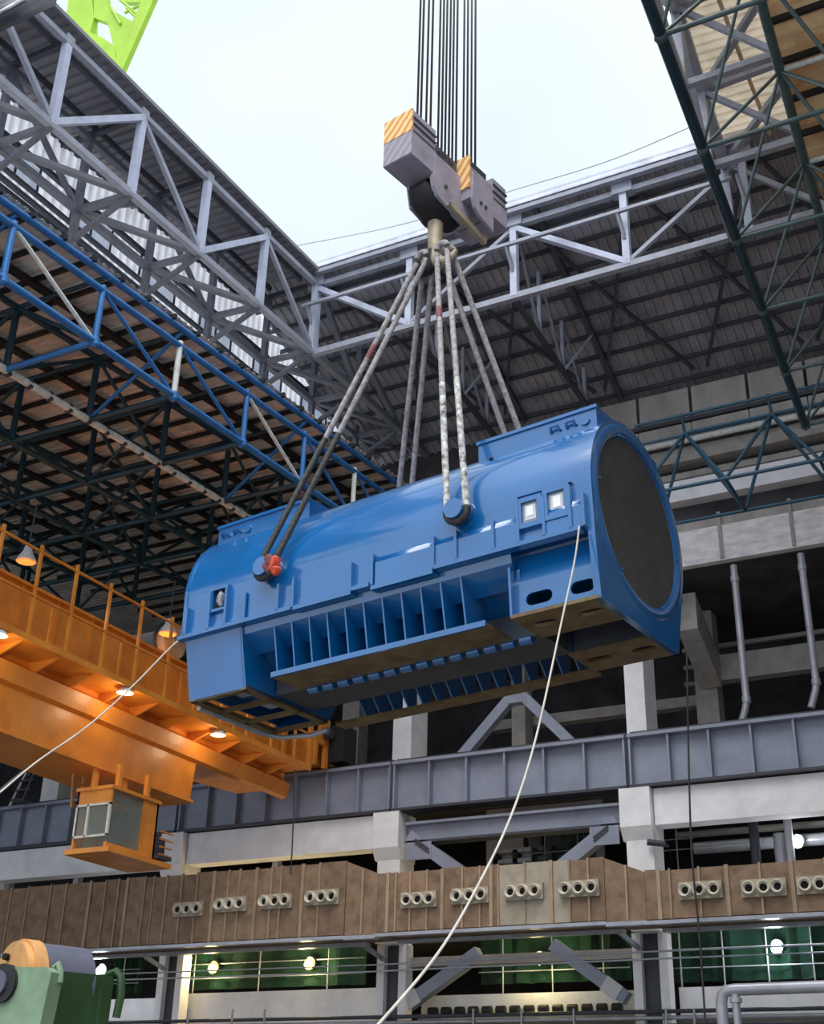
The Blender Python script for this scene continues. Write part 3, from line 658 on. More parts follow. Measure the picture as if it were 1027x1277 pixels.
# ================================================================== blue space frame roof on the left
def yb(y): return 18.83+.06*(y-21)
def yt(y): return 20.5+.075*(y-21)
def ys(y): return 21.35+.09*(y-22)
BY = [11.05, 14.35, 17.65, 21.0, 24.4, 27.85, 31.25, 34.6, 37.9]
XL = [-21.0, -24.15, -27.2, -30.3, -33.4, -36.5, -39.6]
E_ = thing('edge_truss', 'bright blue tubular truss along the edge of the lower left roof', 'truss', (-21, 20, 18), 'blue space frame')
x = XL[0]
for i, (a, c) in enumerate(zip(BY, BY[1:])):
    rod('bottom_chord', (x, a, yb(a)), (x, c, yb(c)), .105, 'blue_steel', E_)
    rod('top_chord', (x, a, yt(a)), (x, c, yt(c)), .1, 'blue_steel', E_)
    rod('edge_beam', (x, a, ys(a)-.22), (x, c, ys(c)-.22), .1, 'blue_steel', E_)
    white = i in (2, 5)
    rod('diagonal', (x, a, yt(a)), (x, c, yb(c)), .06, 'white_pipe' if white else 'blue_steel', E_)
    rod('post', (x, c, yb(c)), (x, c, yt(c)+.15), .09, 'white_pipe' if i in (3, 6) else 'blue_steel', E_)
    link('node', MB().tube([(x, c, yb(c)-.16), (x, c, yb(c)-.1), (x, c, yb(c)+.1), (x, c, yb(c)+.16)], [.07, .14, .14, .07], 10).mesh('node', 'blue_steel'), E_, Matrix.Identity(4))
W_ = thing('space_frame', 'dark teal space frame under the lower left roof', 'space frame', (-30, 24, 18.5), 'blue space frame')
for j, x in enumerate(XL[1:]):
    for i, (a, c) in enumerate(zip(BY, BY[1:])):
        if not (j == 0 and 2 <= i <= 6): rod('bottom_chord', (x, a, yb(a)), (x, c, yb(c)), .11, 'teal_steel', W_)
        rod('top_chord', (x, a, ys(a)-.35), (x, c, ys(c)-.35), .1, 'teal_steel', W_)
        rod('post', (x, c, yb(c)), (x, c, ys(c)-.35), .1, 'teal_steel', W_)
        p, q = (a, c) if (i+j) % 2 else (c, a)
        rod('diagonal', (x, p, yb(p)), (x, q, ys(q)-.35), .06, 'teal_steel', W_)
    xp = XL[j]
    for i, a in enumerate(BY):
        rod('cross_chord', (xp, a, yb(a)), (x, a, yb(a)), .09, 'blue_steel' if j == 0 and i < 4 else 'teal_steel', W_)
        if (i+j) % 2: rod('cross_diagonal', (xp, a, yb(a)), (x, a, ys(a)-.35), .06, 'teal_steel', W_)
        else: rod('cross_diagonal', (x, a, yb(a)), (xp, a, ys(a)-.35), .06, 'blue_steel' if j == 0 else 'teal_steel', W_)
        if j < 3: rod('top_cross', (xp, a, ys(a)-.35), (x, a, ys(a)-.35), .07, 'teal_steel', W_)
# white banded tube
x = XL[1]
T = thing('white_tube', 'long white banded tube hung under the teal space frame', 'tube', (x, 25, 18.5))
rod('pipe', (x, 19.0, yb(19.0)), (x, 33.6, yb(33.6)), .115, 'white_pipe', T)
y = 19.4
while y < 33.4:
    bar('band', (x, y, yb(y)), (x, y+.13, yb(y+.13)), .2, .25, 'dark_steel', T); y += .82
# lower left roof sheet, purlins
b = MB(); sheet(b, (-20.95, 10.5, ys(10.5)), (0, 1, .09), (-1, 0, .0), 39, 41, .3, .05)
CLL = struct('ceiling_lower_left', b, 'sheet_left')
for k in range(33):
    y = 11.2+k*1.15; z = ys(y)
    part('purlin', MB().box(-39.9, -20.8, y-.045, y+.045, z-.18, z-.03), 'black_rubber', CLL)
for k in range(5):
    x = -23.0-k*3.1
    b = MB(); b.prism([(11, ys(11)-.32), (38, ys(38)-.32), (38, ys(38)-.18), (11, ys(11)-.18)], YZ, x-.12, x+.12)
    part('stringer', b, 'black_rubber', CLL)
# pale wall strip and dark beams deep in the left hall
solo('hall_wall_panel', MB().box(-45, -31, 45.8, 46, 15.9, 18.5), 'concrete_panel', 'dim pale wall strip deep behind the orange railing', 'panel')
t = thing('hall_bracing', 'dark zigzag bracing on the dim pale wall strip', 'bracing', (-38, 45.6, 16.5))
for k in range(6):
    a = -44+k*2; bar('rod', (a, 45.6, 16.0 if k % 2 else 18.4), (a+2, 45.6, 18.4 if k % 2 else 16.0), .22, .22, 'dark_steel', t)

# ================================================================== green space frame on the right
def ax_(y): return -4.66-.046*(y-18.6)
GY = [11.6, 15.15, 18.64, 22.16, 25.62, 28.85, 32.1, 35.4]
T = thing('space_frame', 'dark green tubular space frame under the lower right roof', 'space frame', (-4, 22, 19.9))
A = [V((ax_(y), y, 20)) for y in GY]; C = [V((ax_(y)+3.44, y, 20)) for y in GY]
B = [V((ax_(y+1.62)+1.72, y+1.62, 23.05)) for y in GY]
for i in range(len(GY)):
    ball = MB().tube([A[i]+V((0, 0, -.15)), A[i]+V((0, 0, -.08)), A[i]+V((0, 0, .08)), A[i]+V((0, 0, .15))], [.06, .14, .14, .06], 10)
    part('node', ball, 'green_steel', T)
    rod('cross_chord', A[i], C[i], .055, 'green_steel', T); rod('diagonal', A[i], B[i], .042, 'green_steel', T); rod('diagonal', C[i], B[i], .05, 'green_steel', T)
    if i+1 < len(GY):
        rod('bottom_chord', A[i], A[i+1], .125, 'teal_steel', T); rod('bottom_chord', C[i], C[i+1], .1, 'teal_steel', T)
        rod('top_chord', B[i], B[i+1], .12, 'green_steel', T)
        rod('diagonal', B[i], A[i+1], .042, 'green_steel', T); rod('diagonal', B[i], C[i+1], .05, 'green_steel', T)
    rod('top_cross', B[i], B[i]+V((3.4, 0, 0)), .07, 'white_pipe', T)
b = MB(); sheet(b, (-3.25, 37, 23.4), (0, -1, 0), (1, 0, 0), 26, 9, .5, .05)
CLR = struct('ceiling_lower_right', b, 'sheet_tan')
for k in range(18):
    y = 13.2+k*1.32
    part('purlin', MB().box(-3.2, 5.6, y-.05, y+.05, 23.22, 23.38), 'black_rubber', CLR)
T = thing('green_truss', 'dark green three-chord truss crossing before the concrete wall at right', 'truss', (-6, 37.3, 19))
bx = [-11.1, -8.17, -5.24, -2.3, .6]
for k in range(4):
    for y in (36.1, 38.6): rod('bottom_chord', (bx[k], y, 19.1), (bx[k+1], y, 19.1), .065, 'truss_teal', T)
    top = V((bx[k]+1.42, 37.35, 21.78))
    for x in (bx[k], bx[k+1]):
        for y in (36.1, 38.6): rod('diagonal', (x, y, 19.1), top, .06, 'truss_teal', T)
    rod('bottom_tie', (bx[k+1], 36.1, 19.1), (bx[k+1], 38.6, 19.1), .06, 'truss_teal', T)
    rod('roof_post', top, top+V((-.05, -.05, .75)), .05, 'teal_steel', T)
    rod('top_chord', top, top+V((2.93, 0, 0)), .06, 'truss_teal', T)
rod('purlin', (-11.4, 37.3, 22.45), (2, 37.3, 22.45), .06, 'truss_teal', T)
rod('purlin', (-11.4, 37.7, 21.9), (2, 37.7, 21.9), .05, 'truss_teal', T)

# ================================================================== lime green crane outside
T = thing('gantry_crane', 'lime green gantry crane boom rising outside above the roof', 'crane', at(120, 60, y=62))
def limeplate(name, pts, y=62, th=.6):
    ps = [at(a, c, y=y) for a, c in pts]; part(name, MB().prism([(p.x, p.z) for p in ps], XZ, y, y+th), 'lime', T)
limeplate('boom_plate', [(70, 60), (84, 10), (88, -30), (112, -30), (117, 22), (112, 40), (128, 47), (141, 56), (148, 84), (112, 175), (30, 175)])
limeplate('boom_plate', [(117, 22), (116, -30), (128, -30), (135, 12), (146, 16), (160, 24), (172, 30), (162, 56), (150, 86), (141, 56), (134, 28)])
limeplate('boom_edge', [(190, -30), (204, -30), (112, 178), (98, 178)], 61.2, .5)
limeplate('boom_plate', [(146, -30), (192, -30), (182, 4), (150, 2)], 62.7, .5)
limeplate('back_plate', [(92, 40), (100, -30), (120, -30), (118, 60)], 66, .4)
for (a, b_), (c, d) in (((150, 0), (176, 22)), ((156, 16), (180, 4)), ((138, 8), (150, 30)), ((172, 24), (158, 10))): rod('brace', at(a, b_, y=61.9), at(c, d, y=61.9), .14, 'lime', T)
#@@STATOR
# ================================================================== the hanging generator stator
import bmesh
def plate(outer, holes, fn, a, b_):
    # flat plate with holes: outline and hole loops filled, then given thickness from r=a to r=b_
    bm = bmesh.new(); ed = []
    for lp in [outer]+holes:
        vs = [bm.verts.new((p, q, 0)) for p, q in lp]
        ed += [bm.edges.new((vs[i], vs[(i+1) % len(vs)])) for i in range(len(vs))]
    bmesh.ops.triangle_fill(bm, use_beauty=True, use_dissolve=False, edges=ed)
    bm.verts.index_update(); mb = MB(); n = len(bm.verts); co = [v.co.copy() for v in bm.verts]
    mb.v = [tuple(fn(c.x, c.y, a)) for c in co]+[tuple(fn(c.x, c.y, b_)) for c in co]
    for f in bm.faces: ix = [v.index for v in f.verts]; mb.f.append(tuple(ix)); mb.f.append(tuple(i+n for i in reversed(ix))); mb.s += [False, False]
    for e in bm.edges:
        if len(e.link_faces) == 1: i, j = e.verts[0].index, e.verts[1].index; mb.f.append((i, j, j+n, i+n)); mb.s.append(False)
    bm.free(); return mb
def slot(cx, cy, w, h, n=7):
    r = h/2; L = w/2-r; pts = []
    for s in (1, -1):
        for k in range(n): a = -math.pi/2+math.pi*k/(n-1)+(0 if s > 0 else math.pi); pts.append((cx+s*L+r*math.cos(a), cy+r*math.sin(a)))
    return pts
SA = .113; SC = V((-6.76679, 22.0, 11.07892))
ST = thing('generator_stator', 'large blue generator stator hanging level from wire slings', 'stator', SC+V((0, 0, -2.33)), rz=math.pi-SA)
TILT = .024      # the far left end hangs a little lower
SM = Matrix.Translation(SC) @ Matrix.Rotation(math.pi-SA, 4, 'Z') @ Matrix.Rotation(TILT, 4, 'Y')
ST.rotation_euler = (0, TILT, math.pi-SA); ST.location = SM @ V((0, 0, -2.33))      # local: u along the machine, v towards the viewer, w up
def wp(u, v, w_): return SM @ V((u, v, w_))
def sp(name, mb, m, parent=ST):
    mb.v = [(x, y, z+2.33) for x, y, z in mb.v]
    o = link(name, mb.mesh(name, m), parent, local=True); return o
VW = lambda p, q, r: (r, p, q); UW = lambda p, q, r: (p, r, q); UV = lambda p, q, r: (p, q, r)
R = 2.08
def arc(r, a0, a1, n): return [(r*math.cos(a0+(a1-a0)*k/n), r*math.sin(a0+(a1-a0)*k/n)) for k in range(n+1)]
prof = [(R, -.9)]+arc(R, 0, math.pi, 48)+[(-R, -.9)]
sp('shell', MB().prism(prof, VW, .1, 10.1, set(range(1, 49))), 'stator_blue')
# end flange ring at the left end and the right end plate
sp('rear_rim', MB().prism([(R+.02, -.9)]+arc(R+.02, 0, math.pi, 40)+[(-R-.02, -.9)], VW, 10.05, 10.14), 'stator_blue')
outer = arc(R, 0, math.pi*1.09, 48)+[(-1.42, -2.33), (1.97, -2.33), (2.06, -1.1)]
def ringplate(outer, r, a, b_):
    n = len(outer); inn = [(r*math.cos(math.atan2(q, p)), r*math.sin(math.atan2(q, p))) for p, q in outer]; mb = MB()
    for u in (a, b_): mb.v += [(u, p, q) for p, q in outer]+[(u, p, q) for p, q in inn]
    for i in range(n):
        j = (i+1) % n
        for f in ((i, j, n+j, n+i), (2*n+i, 3*n+i, 3*n+j, 2*n+j), (i, 2*n+i, 2*n+j, j), (n+i, n+j, 3*n+j, 3*n+i)): mb.f.append(f); mb.s.append(False)
    return mb
def dens(p, q, k): return [(p[0]+(q[0]-p[0])*i/k, p[1]+(q[1]-p[1])*i/k) for i in range(k)]
op = dens(outer[48], (-1.42, -2.33), 10)+dens((-1.42, -2.33), (1.97, -2.33), 24)+dens((1.97, -2.33), (2.06, -1.1), 8)+dens((2.06, -1.1), (R, 0), 8)
sp('end_plate', ringplate(outer[:48]+op, 1.76, -.02, .12), 'stator_blue')
b = MB(); n = 48     # stepped ring and dished cover
for r, u in ((2.0, -.02), (1.98, -.035), (1.92, -.05), (1.84, -.05), (1.79, -.03), (1.75, .02), (1.71, .04)):
    b.v += [(u, r*math.cos(6.2832*i/n), r*math.sin(6.2832*i/n)) for i in range(n)]
for j in range(6):
    for i in range(n): b.f.append((j*n+i, j*n+(i+1) % n, (j+1)*n+(i+1) % n, (j+1)*n+i)); b.s.append(True)
sp('end_ring', b, 'stator_blue')
b = MB()
for r, u in ((1.73, .02), (1.5, .035), (1.0, .03), (.5, .05), (.02, .045)):
    b.v += [(u, r*math.cos(6.2832*i/n), r*math.sin(6.2832*i/n)) for i in range(n)]
for j in range(4):
    for i in range(n): b.f.append((j*n+i, j*n+(i+1) % n, (j+1)*n+(i+1) % n, (j+1)*n+i)); b.s.append(True)
tp = sp('cover_tarp', b, 'tarp'); tp['label'] = 'dark grey round cover closing the stator bore'
for k in range(6):
    a = k*math.pi/3+.1; c, s = math.cos(a)*1.76, math.sin(a)*1.76
    sp('cover_bolt', MB().tube([(-.03, c, s), (-.07, c, s)], .02, 6), 'stator_blue')
# shoulder boxes on top
for u0, u1 in ((.08, 2.78), (7.2, 9.9)):
    o = sp('cooler_box', MB().prism([(1.42, 1.2), (1.42, 2.0), (.25, 2.06), (.25, 1.2)], VW, u0, u1), 'stator_blue')
    sp('box_rim', MB().box(u0-.03, u1+.03, 1.36, 1.46, 1.93, 2.0), 'stator_blue', o).location = (0, 0, -2.33+2.33)
    e = u0+.55 if u0 < 1 else u1-.6
    for d in (0, .35): sp('lifting_eye', MB().tube([(e+d-.1, 1.43, 1.68), (e+d-.08, 1.5, 1.76), (e+d+.08, 1.5, 1.76), (e+d+.1, 1.43, 1.68)], .035, 8), 'stator_blue', o)
    sp('cover_disc', MB().tube([(e-.3, 1.4, 1.72), (e-.3, 1.46, 1.72)], .11, 14), 'stator_blue', o)
    sp('far_box', MB().prism([(-1.42, 1.2), (-1.42, 2.0), (-.25, 2.06), (-.25, 1.2)], VW, u0, u1), 'stator_blue')
# skirts and stepped lips along the near and far side
for s in (1, -1):
    Q = lambda a, c: tuple(sorted((a*s, c*s)))
    for u0, u1, z in ((6.95, 10.16, -.97), (5.4, 6.9, -1.0), (4.95, 5.4, -.93), (3.42, 4.9, -1.03), (.2, 3.4, -.95)):
        v0, v1 = Q(2.0, 2.2); sp('lip', MB().box(u0, u1, v0, v1, z-.06, z+.03), 'stator_blue')
        v0, v1 = Q(2.0, 2.1); sp('skirt', MB().box(u0, u1, v0, v1, z, -.8), 'stator_blue')
    for u0, u1, z in ((3.44, 4.82, -1.02), (.16, 1.0, -.95), (1.52, 3.38, -.95)):
        sp('skirt_plate', MB().prism([(s*2.0, z), (s*2.16, z), (s*2.16, -.49), (s*2.12, -.37), (s*2.0, -.3)], VW, u0, u1, {2, 3}), 'stator_blue')
    for u, z in ((3.41, -.29), (2.89, -.3), (2.05, -.32), (1.5, 0), (.95, -.1), (.4, -.05), (.13, -.28), (4.88, -.3), (5.42, -.34), (6.92, -.3), (7.33, -.34), (8.25, -.34), (8.8, -.07), (9.28, -.07), (9.95, -.3)):
        v0, v1 = Q(2.0, 2.2); sp('skirt_rib', MB().box(u-.03, u+.03, v0, v1, -.98 if u > 3.4 else -.95, z), 'stator_blue')
v0 = 2.06
for a, c, z0, z1 in ((1.03, 1.47, -.62, -.08), (.45, .91, -.6, -.03)):
    o = sp('meter_window', plate([(a-.05, z0-.05), (c+.05, z0-.05), (c+.05, z1+.05), (a-.05, z1+.05)], [[(a+.05, z0+.05), (c-.05, z0+.05), (c-.05, z1-.05), (a+.05, z1-.05)]], UW, 2.04, 2.19), 'stator_blue')
    sp('pane', MB().box(a+.05, c-.05, 2.08, 2.13, z0+.05, z1-.05), 'meter_glass', o)
    sp('gasket', MB().box(a, c, 2.05, 2.078, z0, z1), 'slot_dark', o)  # near-black sheet stands in for the dark of the window recess
    sp('meter_body', MB().box(a+.1, c-.1, 2.06, 2.14, z0+.12, z1-.1), 'sign_grey', o)
    sp('meter_dial', MB().box(a+.15, c-.15, 2.13, 2.15, z0+.2, z1-.14), 'concrete_white', o)
sp('window_rail', MB().box(.36, 1.55, 2.04, 2.16, .03, .08), 'stator_blue')
o = sp('side_window', plate([(8.78, -.57), (9.32, -.57), (9.32, .01), (8.78, .01)], [[(8.86, -.51), (9.22, -.51), (9.22, -.06), (8.86, -.06)]], UW, 2.04, 2.17), 'stator_blue')
sp('recess', MB().box(8.84, 9.24, 2.05, 2.09, -.53, -.04), 'slot_dark', o); sp('wrapped_fitting', MB().tube([(9.0, 2.09, -.45), (9.03, 2.12, -.34), (8.99, 2.12, -.22), (9.05, 2.09, -.1)], [.05, .09, .1, .04], 8), 'galv', o)
sp('access_plate', MB().box(7.38, 8.2, 2.05, 2.13, -.94, -.36), 'stator_blue')
sp('top_plug', MB().tube([(5.6, .95, 1.83), (5.6, .98, 1.9)], .035, 8), 'slot_dark')
sp('top_plug', MB().tube([(2.45, 1.45, 1.47), (2.45, 1.49, 1.51)], .045, 8), 'slot_dark')
# trunnions
for u in (2.75, 7.6):
    for s in (1, -1):
        t = sp('trunnion', MB().tube([(u, s*1.9, .02), (u, s*2.36, .02), (u, s*2.36, .02), (u, s*2.5, .02)], [.17, .17, .21, .21], 24), 'stator_blue')
        sp('trunnion_pad', MB().tube([(u, s*1.95, .02), (u, s*2.12, .02)], [.34, .27], 24), 'stator_blue', t)
# lower casing
sp('core_casing', MB().prism(arc(1.86, 0, 6.2832*47/48, 47), VW, .1, 10.0, set(range(48))), 'stator_blue')
for s in (1, -1):
    k = 1 if s > 0 else .88
    sp('lower_side', MB().prism([(s*2.0, -.9), (s*1.93*k, -1.18), (s*1.45*k, -1.5), (s*1.2, -1.3), (s*1.5, -.9)], VW, 1.8, 8.5), 'stator_blue')
    if s > 0:
        sp('ledge', MB().box(2.5, 7.75, .8, 1.76, -2.24, -2.17), 'primer'); sp('ledge_edge', MB().box(2.5, 7.75, 1.72, 1.78, -2.245, -2.13), 'stator_blue')
    else:
        sp('ledge', MB().box(1.85, 8.45, -1.78, -1.4, -2.32, -2.25), 'primer')
    for i in range(11 if s > 0 else 15):
        u = 7.6-i*(.465 if s > 0 else .388)
        sp('rib', MB().prism([(1.74, -2.18), (1.93, -1.16), (1.4, -1.1), (1.05, -1.6), (1.12, -2.18)] if s > 0 else [(-1.42, -2.26), (-1.74, -2.26), (-1.76, -1.35), (-1.3, -1.2), (-.55, -1.7), (-1.0, -1.8)], VW, u-.018, u+.018), 'stator_blue')
        if s > 0:
            sp('foot_gusset', MB().prism([(u+.02, -2.17), (u+.2, -2.17), (u+.02, -1.9)], UW, 1.3, 1.33), 'galv')  # pale triangle stands in for light showing through an opening beside the rib
    for i in range(14 if s > 0 else 0):
        u = 7.4-i*.4; sp('ledge_bolt', MB().tube([(u-.13, .72, -2.26), (u+.13, .72, -2.26)], .1, 10), 'stator_blue')
sp('belly_plate', MB().box(1.85, 8.4, -.45, .8, -2.24, -1.7), 'dark_steel')
# right feet
for v0, v1, s in ((.82, 1.98, 1), (-1.42, -.3, -1)):
    f = sp('foot', plate([(0.02, v0), (1.84, v0), (1.84, v1), (.02, v1)], [slot(.45, (v0+v1)/2+.05, .52, .24), slot(1.4, (v0+v1)/2+.05, .52, .24)], UV, -2.33, -2.26), 'primer')
    vo = v1 if s > 0 else v0; vi = v0 if s > 0 else v1
    sp('foot_side', plate([(.02, -2.28), (1.84, -2.28), (1.84, -1.62), (.02, -1.62)], [slot(.4, -1.97, .5, .25), slot(1.3, -1.97, .56, .25)], UW, vo-s*.2, vo-s*.14), 'stator_blue', f)
    sp('foot_top', MB().prism([(vo-s*.14, -1.62), (vo-s*.3, -1.0), (vo-s*.4, -1.0), (vo-s*.3, -1.62)], VW, .14, 1.84), 'stator_blue', f)
    sp('foot_inner', MB().box(.14, 1.84, *sorted((vi, vi+s*.05)), -2.28, -1.3), 'dark_steel', f)
    sp('foot_back', MB().box(1.7, 1.78, *sorted((vi, vo-s*.16)), -2.28, -1.3), 'stator_blue', f)
    for u in ((.0, 1.8) if s > 0 else (1.8,)): sp('gusset', MB().prism([(vo-s*.35, -2.28), (vo, -2.28), (vo+s*.03, -1.3 if u else -1.15), (vo-s*.35, -1.1)], VW, u, u+.05), 'stator_blue', f)
# left foot box, open underneath
for v0, v1, s in ((1.75, 2.02, 1), (-1.1, -2.0, -1)):
    sp('end_side', MB().prism([(v0, -2.33), (v0-s*.06, -2.33), (v1-s*.08, -1.02), (v1, -1.02)], VW, 8.48, 10.06), 'stator_blue')
sp('end_panel', MB().prism([(1.75, -2.33), (2.02, -1.02), (-2.0, -1.02), (-1.1, -2.33)], VW, 8.44, 8.5), 'stator_blue')
sp('end_panel', MB().prism([(1.79, -2.1), (2.02, -1.02), (-2.0, -1.02), (-1.2, -2.1)], VW, 10.0, 10.06), 'stator_blue')
for a in ((8.44, 8.62), (9.88, 10.06)): sp('base_rail', MB().box(a[0], a[1], -1.1, 1.75, -2.36, -2.26), 'primer')
for vv in (-1.0, -.1, .8, 1.66): sp('base_rail', MB().box(8.44, 10.06, vv-.07, vv+.07, -2.36, -2.28), 'primer')
for vv in (.35, 1.3): sp('base_gusset', MB().box(8.6, 9.2, vv-.3, vv+.3, -2.2, -2.16), 'galv')
sp('base_pipe', MB().tube([(10.1, 1.4, -2.38), (10.12, -.7, -2.4), (9.9, -1.2, -2.42), (9.2, -1.5, -2.4), (8.7, -1.45, -2.36)], .06, 8), 'galv')

# ================================================================== hook block
BQ = V((.19, .982, 0)).normalized(); BR = V((.982, -.19, 0)).normalized(); B0 = V((-11.19, 20.3, 0))
HB = thing('hook_block', 'heavy grey crane hook block with yellow striped ends', 'hook block', B0+BQ*1.75+V((0, 0, 19.6)))
def bp(s, t, z): return B0+BQ*s+BR*t+V((0, 0, z))
def bbox(name, s0, s1, t0, t1, z0, z1, m, par=None):
    b = MB(); b.box(s0, s1, t0, t1, z0, z1); b.v = [tuple(bp(x, y, z)) for x, y, z in b.v]
    return part(name, b, m, par or HB)
def bpoly(name, poly, t0, t1, m):
    return part(name, MB().prism(poly, lambda p, q, r: bp(p, r, q), t0, t1), m, HB)
bbox('counterweight', 0, .92, -.86, 0, 20.88, 21.62, 'block_grey'); bbox('counterweight', .03, .92, -.84, -.02, 21.62, 22.26, 'block_grey')
bbox('warning_stripes', -.03, .03, -.86, 0, 21.6, 22.27, 'stripe_yellow'); bbox('scuffed_stripes', -.02, .0, -.86, 0, 20.9, 21.6, 'stripe_grey')
for z in (21.62, 21.85, 22.05): bbox('seam', .03, .93, -.01, .012, z-.025, z+.025, 'dark_steel')
bpoly('side_plate', [(.9, 21.5), (.86, 20.95), (.8, 20.75), (.85, 20.5), (1.0, 20.3), (1.5, 20.15), (2.1, 20.1), (2.3, 20.5), (2.3, 21.4), (1.6, 21.5)], -.08, .02, 'block_grey')
bpoly('side_plate', [(.9, 21.5), (.86, 20.95), (1.0, 20.3), (2.1, 20.1), (2.3, 20.5), (2.3, 21.4)], -.86, -.78, 'block_grey')
bpoly('lower_rail', [(1.35, 20.2), (1.5, 20.35), (2.9, 20.15), (2.85, 19.95)], .0, .12, 'hook_steel')
bbox('sheave_housing', .9, 1.9, -.74, -.12, 20.9, 21.85, 'black_rubber')
for s in (1.15, 1.45, 1.75):
    part('sheave', MB().tube([bp(s, -.75, 21.55), bp(s, -.1, 21.55)], .42, 20), 'dark_steel', HB)
bbox('rear_box', 1.95, 2.85, -.86, .26, 20.75, 21.75, 'block_grey'); bbox('warning_stripes', 1.9, 1.96, -.1, .28, 21.05, 22.05, 'stripe_yellow')
bpoly('cover_plate', [(1.98, 21.55), (1.98, 20.75), (2.08, 20.5), (2.3, 20.35), (2.85, 20.2), (2.85, 21.4)], .26, .34, 'block_grey')
bbox('sheave_housing', 2.0, 2.8, -.7, .15, 21.7, 22.1, 'black_rubber')
for s in (2.34, 2.5): part('sheave', MB().tube([bp(s, -.7, 21.75), bp(s, .1, 21.75)], .34, 20), 'dark_steel', HB)
bbox('counterweight', 2.9, 3.5, -.86, .3, 20.75, 21.35, 'block_grey'); bbox('counterweight', 2.9, 3.47, -.84, .28, 21.35, 22.0, 'block_grey')
for z in (21.35, 21.58, 21.8): bbox('seam', 2.9, 3.5, .27, .31, z-.025, z+.025, 'dark_steel')
for s in (1.3, 2.3, 2.5): part('bolt', MB().tube([bp(s, .02 if s < 2 else .34, 20.75), bp(s, .05 if s < 2 else .38, 20.75)], .05, 8), 'dark_steel', HB)
# crosshead, shank, double hook
HK = V((-11.32, 21.85, 19.1))
c0 = bp(1.5, -.43, 20.55)
part('crosshead', MB().tube([c0+BQ*-.75+V((0, 0, .1)), c0+BQ*-.5+V((0, 0, -.05)), c0+V((0, 0, -.2)), c0+BQ*.5+V((0, 0, -.05)), c0+BQ*.75+V((0, 0, .1))], [.25, .4, .46, .4, .25], 16), 'black_rubber', HB)
part('shank', MB().tube([c0+V((0, 0, .3)), c0+V((0, 0, -.3)), V((HK.x, HK.y, 19.1))], [.3, .2, .17], 16), 'hook_steel', HB)
for s in (-1, 1):
    pts = []
    for k in range(9):
        a = math.pi*.55*k/8*1.75-.35; pts.append(V((HK.x, HK.y, 19.0))+BR*(s*(.34-.34*math.cos(a)))+V((0, 0, -.36*math.sin(a)+.05)))
    part('hook_prong', MB().tube(pts, [.17, .18, .18, .17, .16, .14, .12, .09, .05], 12), 'hook_steel' if s > 0 else 'black_rubber', HB)
# ------------------------------------------------------------------ hoist ropes
k = 0
for g, (lst, s0, s1, zz, l) in enumerate((([(527, 519), (531, 524), (536, 530), (541, 536)], .15, .85, 22.1, 'left bundle'), ([(551, 545), (556, 550), (560, 554), (565, 559), (570, 563), (575, 568)], 1.0, 1.9, 21.8, 'middle bundle'), ([(586, 577), (590, 582), (594, 587), (598, 592), (601, 596)], 2.05, 2.8, 21.9, 'right bundle'))):
    n = len(lst)
    for i, (pt, pb) in enumerate(lst):
        t_ = -.43+.2*((i % 2)*2-1); lo, hi = s0-.6, s1+.6
        for _ in range(30):                       # where along the block this rope leaves its sheave
            s = (lo+hi)/2; base = bp(s, t_, zz); d = V((base.dot(R2), base.dot(U2), base.dot(fw)))
            px = CX+F_PX*d.x/d.z; lo, hi = (s, hi) if px < pb else (lo, s)
        solo('hoist_rope', MB().tube([base, base+V((0, 0, 14))], .03, 8), 'wire', '%s steel hoist rope from the left in the %s' % (('first', 'second', 'third', 'fourth', 'fifth', 'sixth')[i], l), 'rope', 'hoist ropes above the block')
# ------------------------------------------------------------------ slings
def sling(u, v, label, red, greasy, gm='rope_greasy'):
    t = thing('wire_sling', label, 'sling', wp(u, v, -.2), 'stator slings')
    s = 1 if v > 0 else -1; cz = .02; pl_ = s*2.36
    hk = V((HK.x, HK.y, 18.9))+BR*(.3 if u < 5 else -.3)+BQ*(-.12*s)
    for d in (-1, 1):
        e = wp(u+d*.22, s*2.34, cz+.03); h0 = hk-BR*(.15*d)
        m1 = h0.lerp(e, greasy)
        rod('leg', h0, m1, .068, 'rope_grey', t)
        if greasy < 1: rod('greasy_leg', m1, e, .073, gm, t)
        if d > 0: rod('red_band', h0.lerp(e, red-.01), h0.lerp(e, red+.035), .074, 'rope_red', t)
    pts = [wp(u+.23*math.cos(a), s*2.34, cz+.23*math.sin(a)) for a in [math.pi*(.05-1.1*k/10) for k in range(11)]]
    part('eye_loop', MB().tube(pts, .085, 10), 'rope_greasy', t)
    pts = [hk+BR*(.15*math.cos(a))+V((0, 0, .14*math.sin(a)+.12)) for a in [math.pi*k/8 for k in range(9)]]
    part('top_bight', MB().tube(pts, .08, 10), 'rope_grey', t)
    return t
sling(2.75, 2.3, 'wire sling on the near right trunnion with speckled pale lower half', .25, .55, 'rope_mottled')
q = sling(7.6, 2.3, 'wire sling on the near left trunnion with orange cloth padding', .3, .6)
sling(2.75, -2.3, 'wire sling vanishing behind the right top box of stator', .72, 1.0)
sling(7.6, -2.3, 'wire sling vanishing behind the middle of the stator', .66, 1.0)
for i, (u0, z0) in enumerate(((7.25, -.1), (7.42, -.02))):
    b = MB(); c = wp(u0, 2.42, z0)
    pts = [c+V((.05*math.sin(k*2.1+i), -.03*math.cos(k*1.7), .085*k-.16)) for k in range(6)]
    b.tube(pts, [.05, .12, .14, .12, .11, .05], 8)
    solo('padding_cloth', b, 'red_cloth' if i == 0 else 'rope_red', ('bright orange red' if i == 0 else 'dull red') + ' padding cloth under the left near sling', 'cloth')
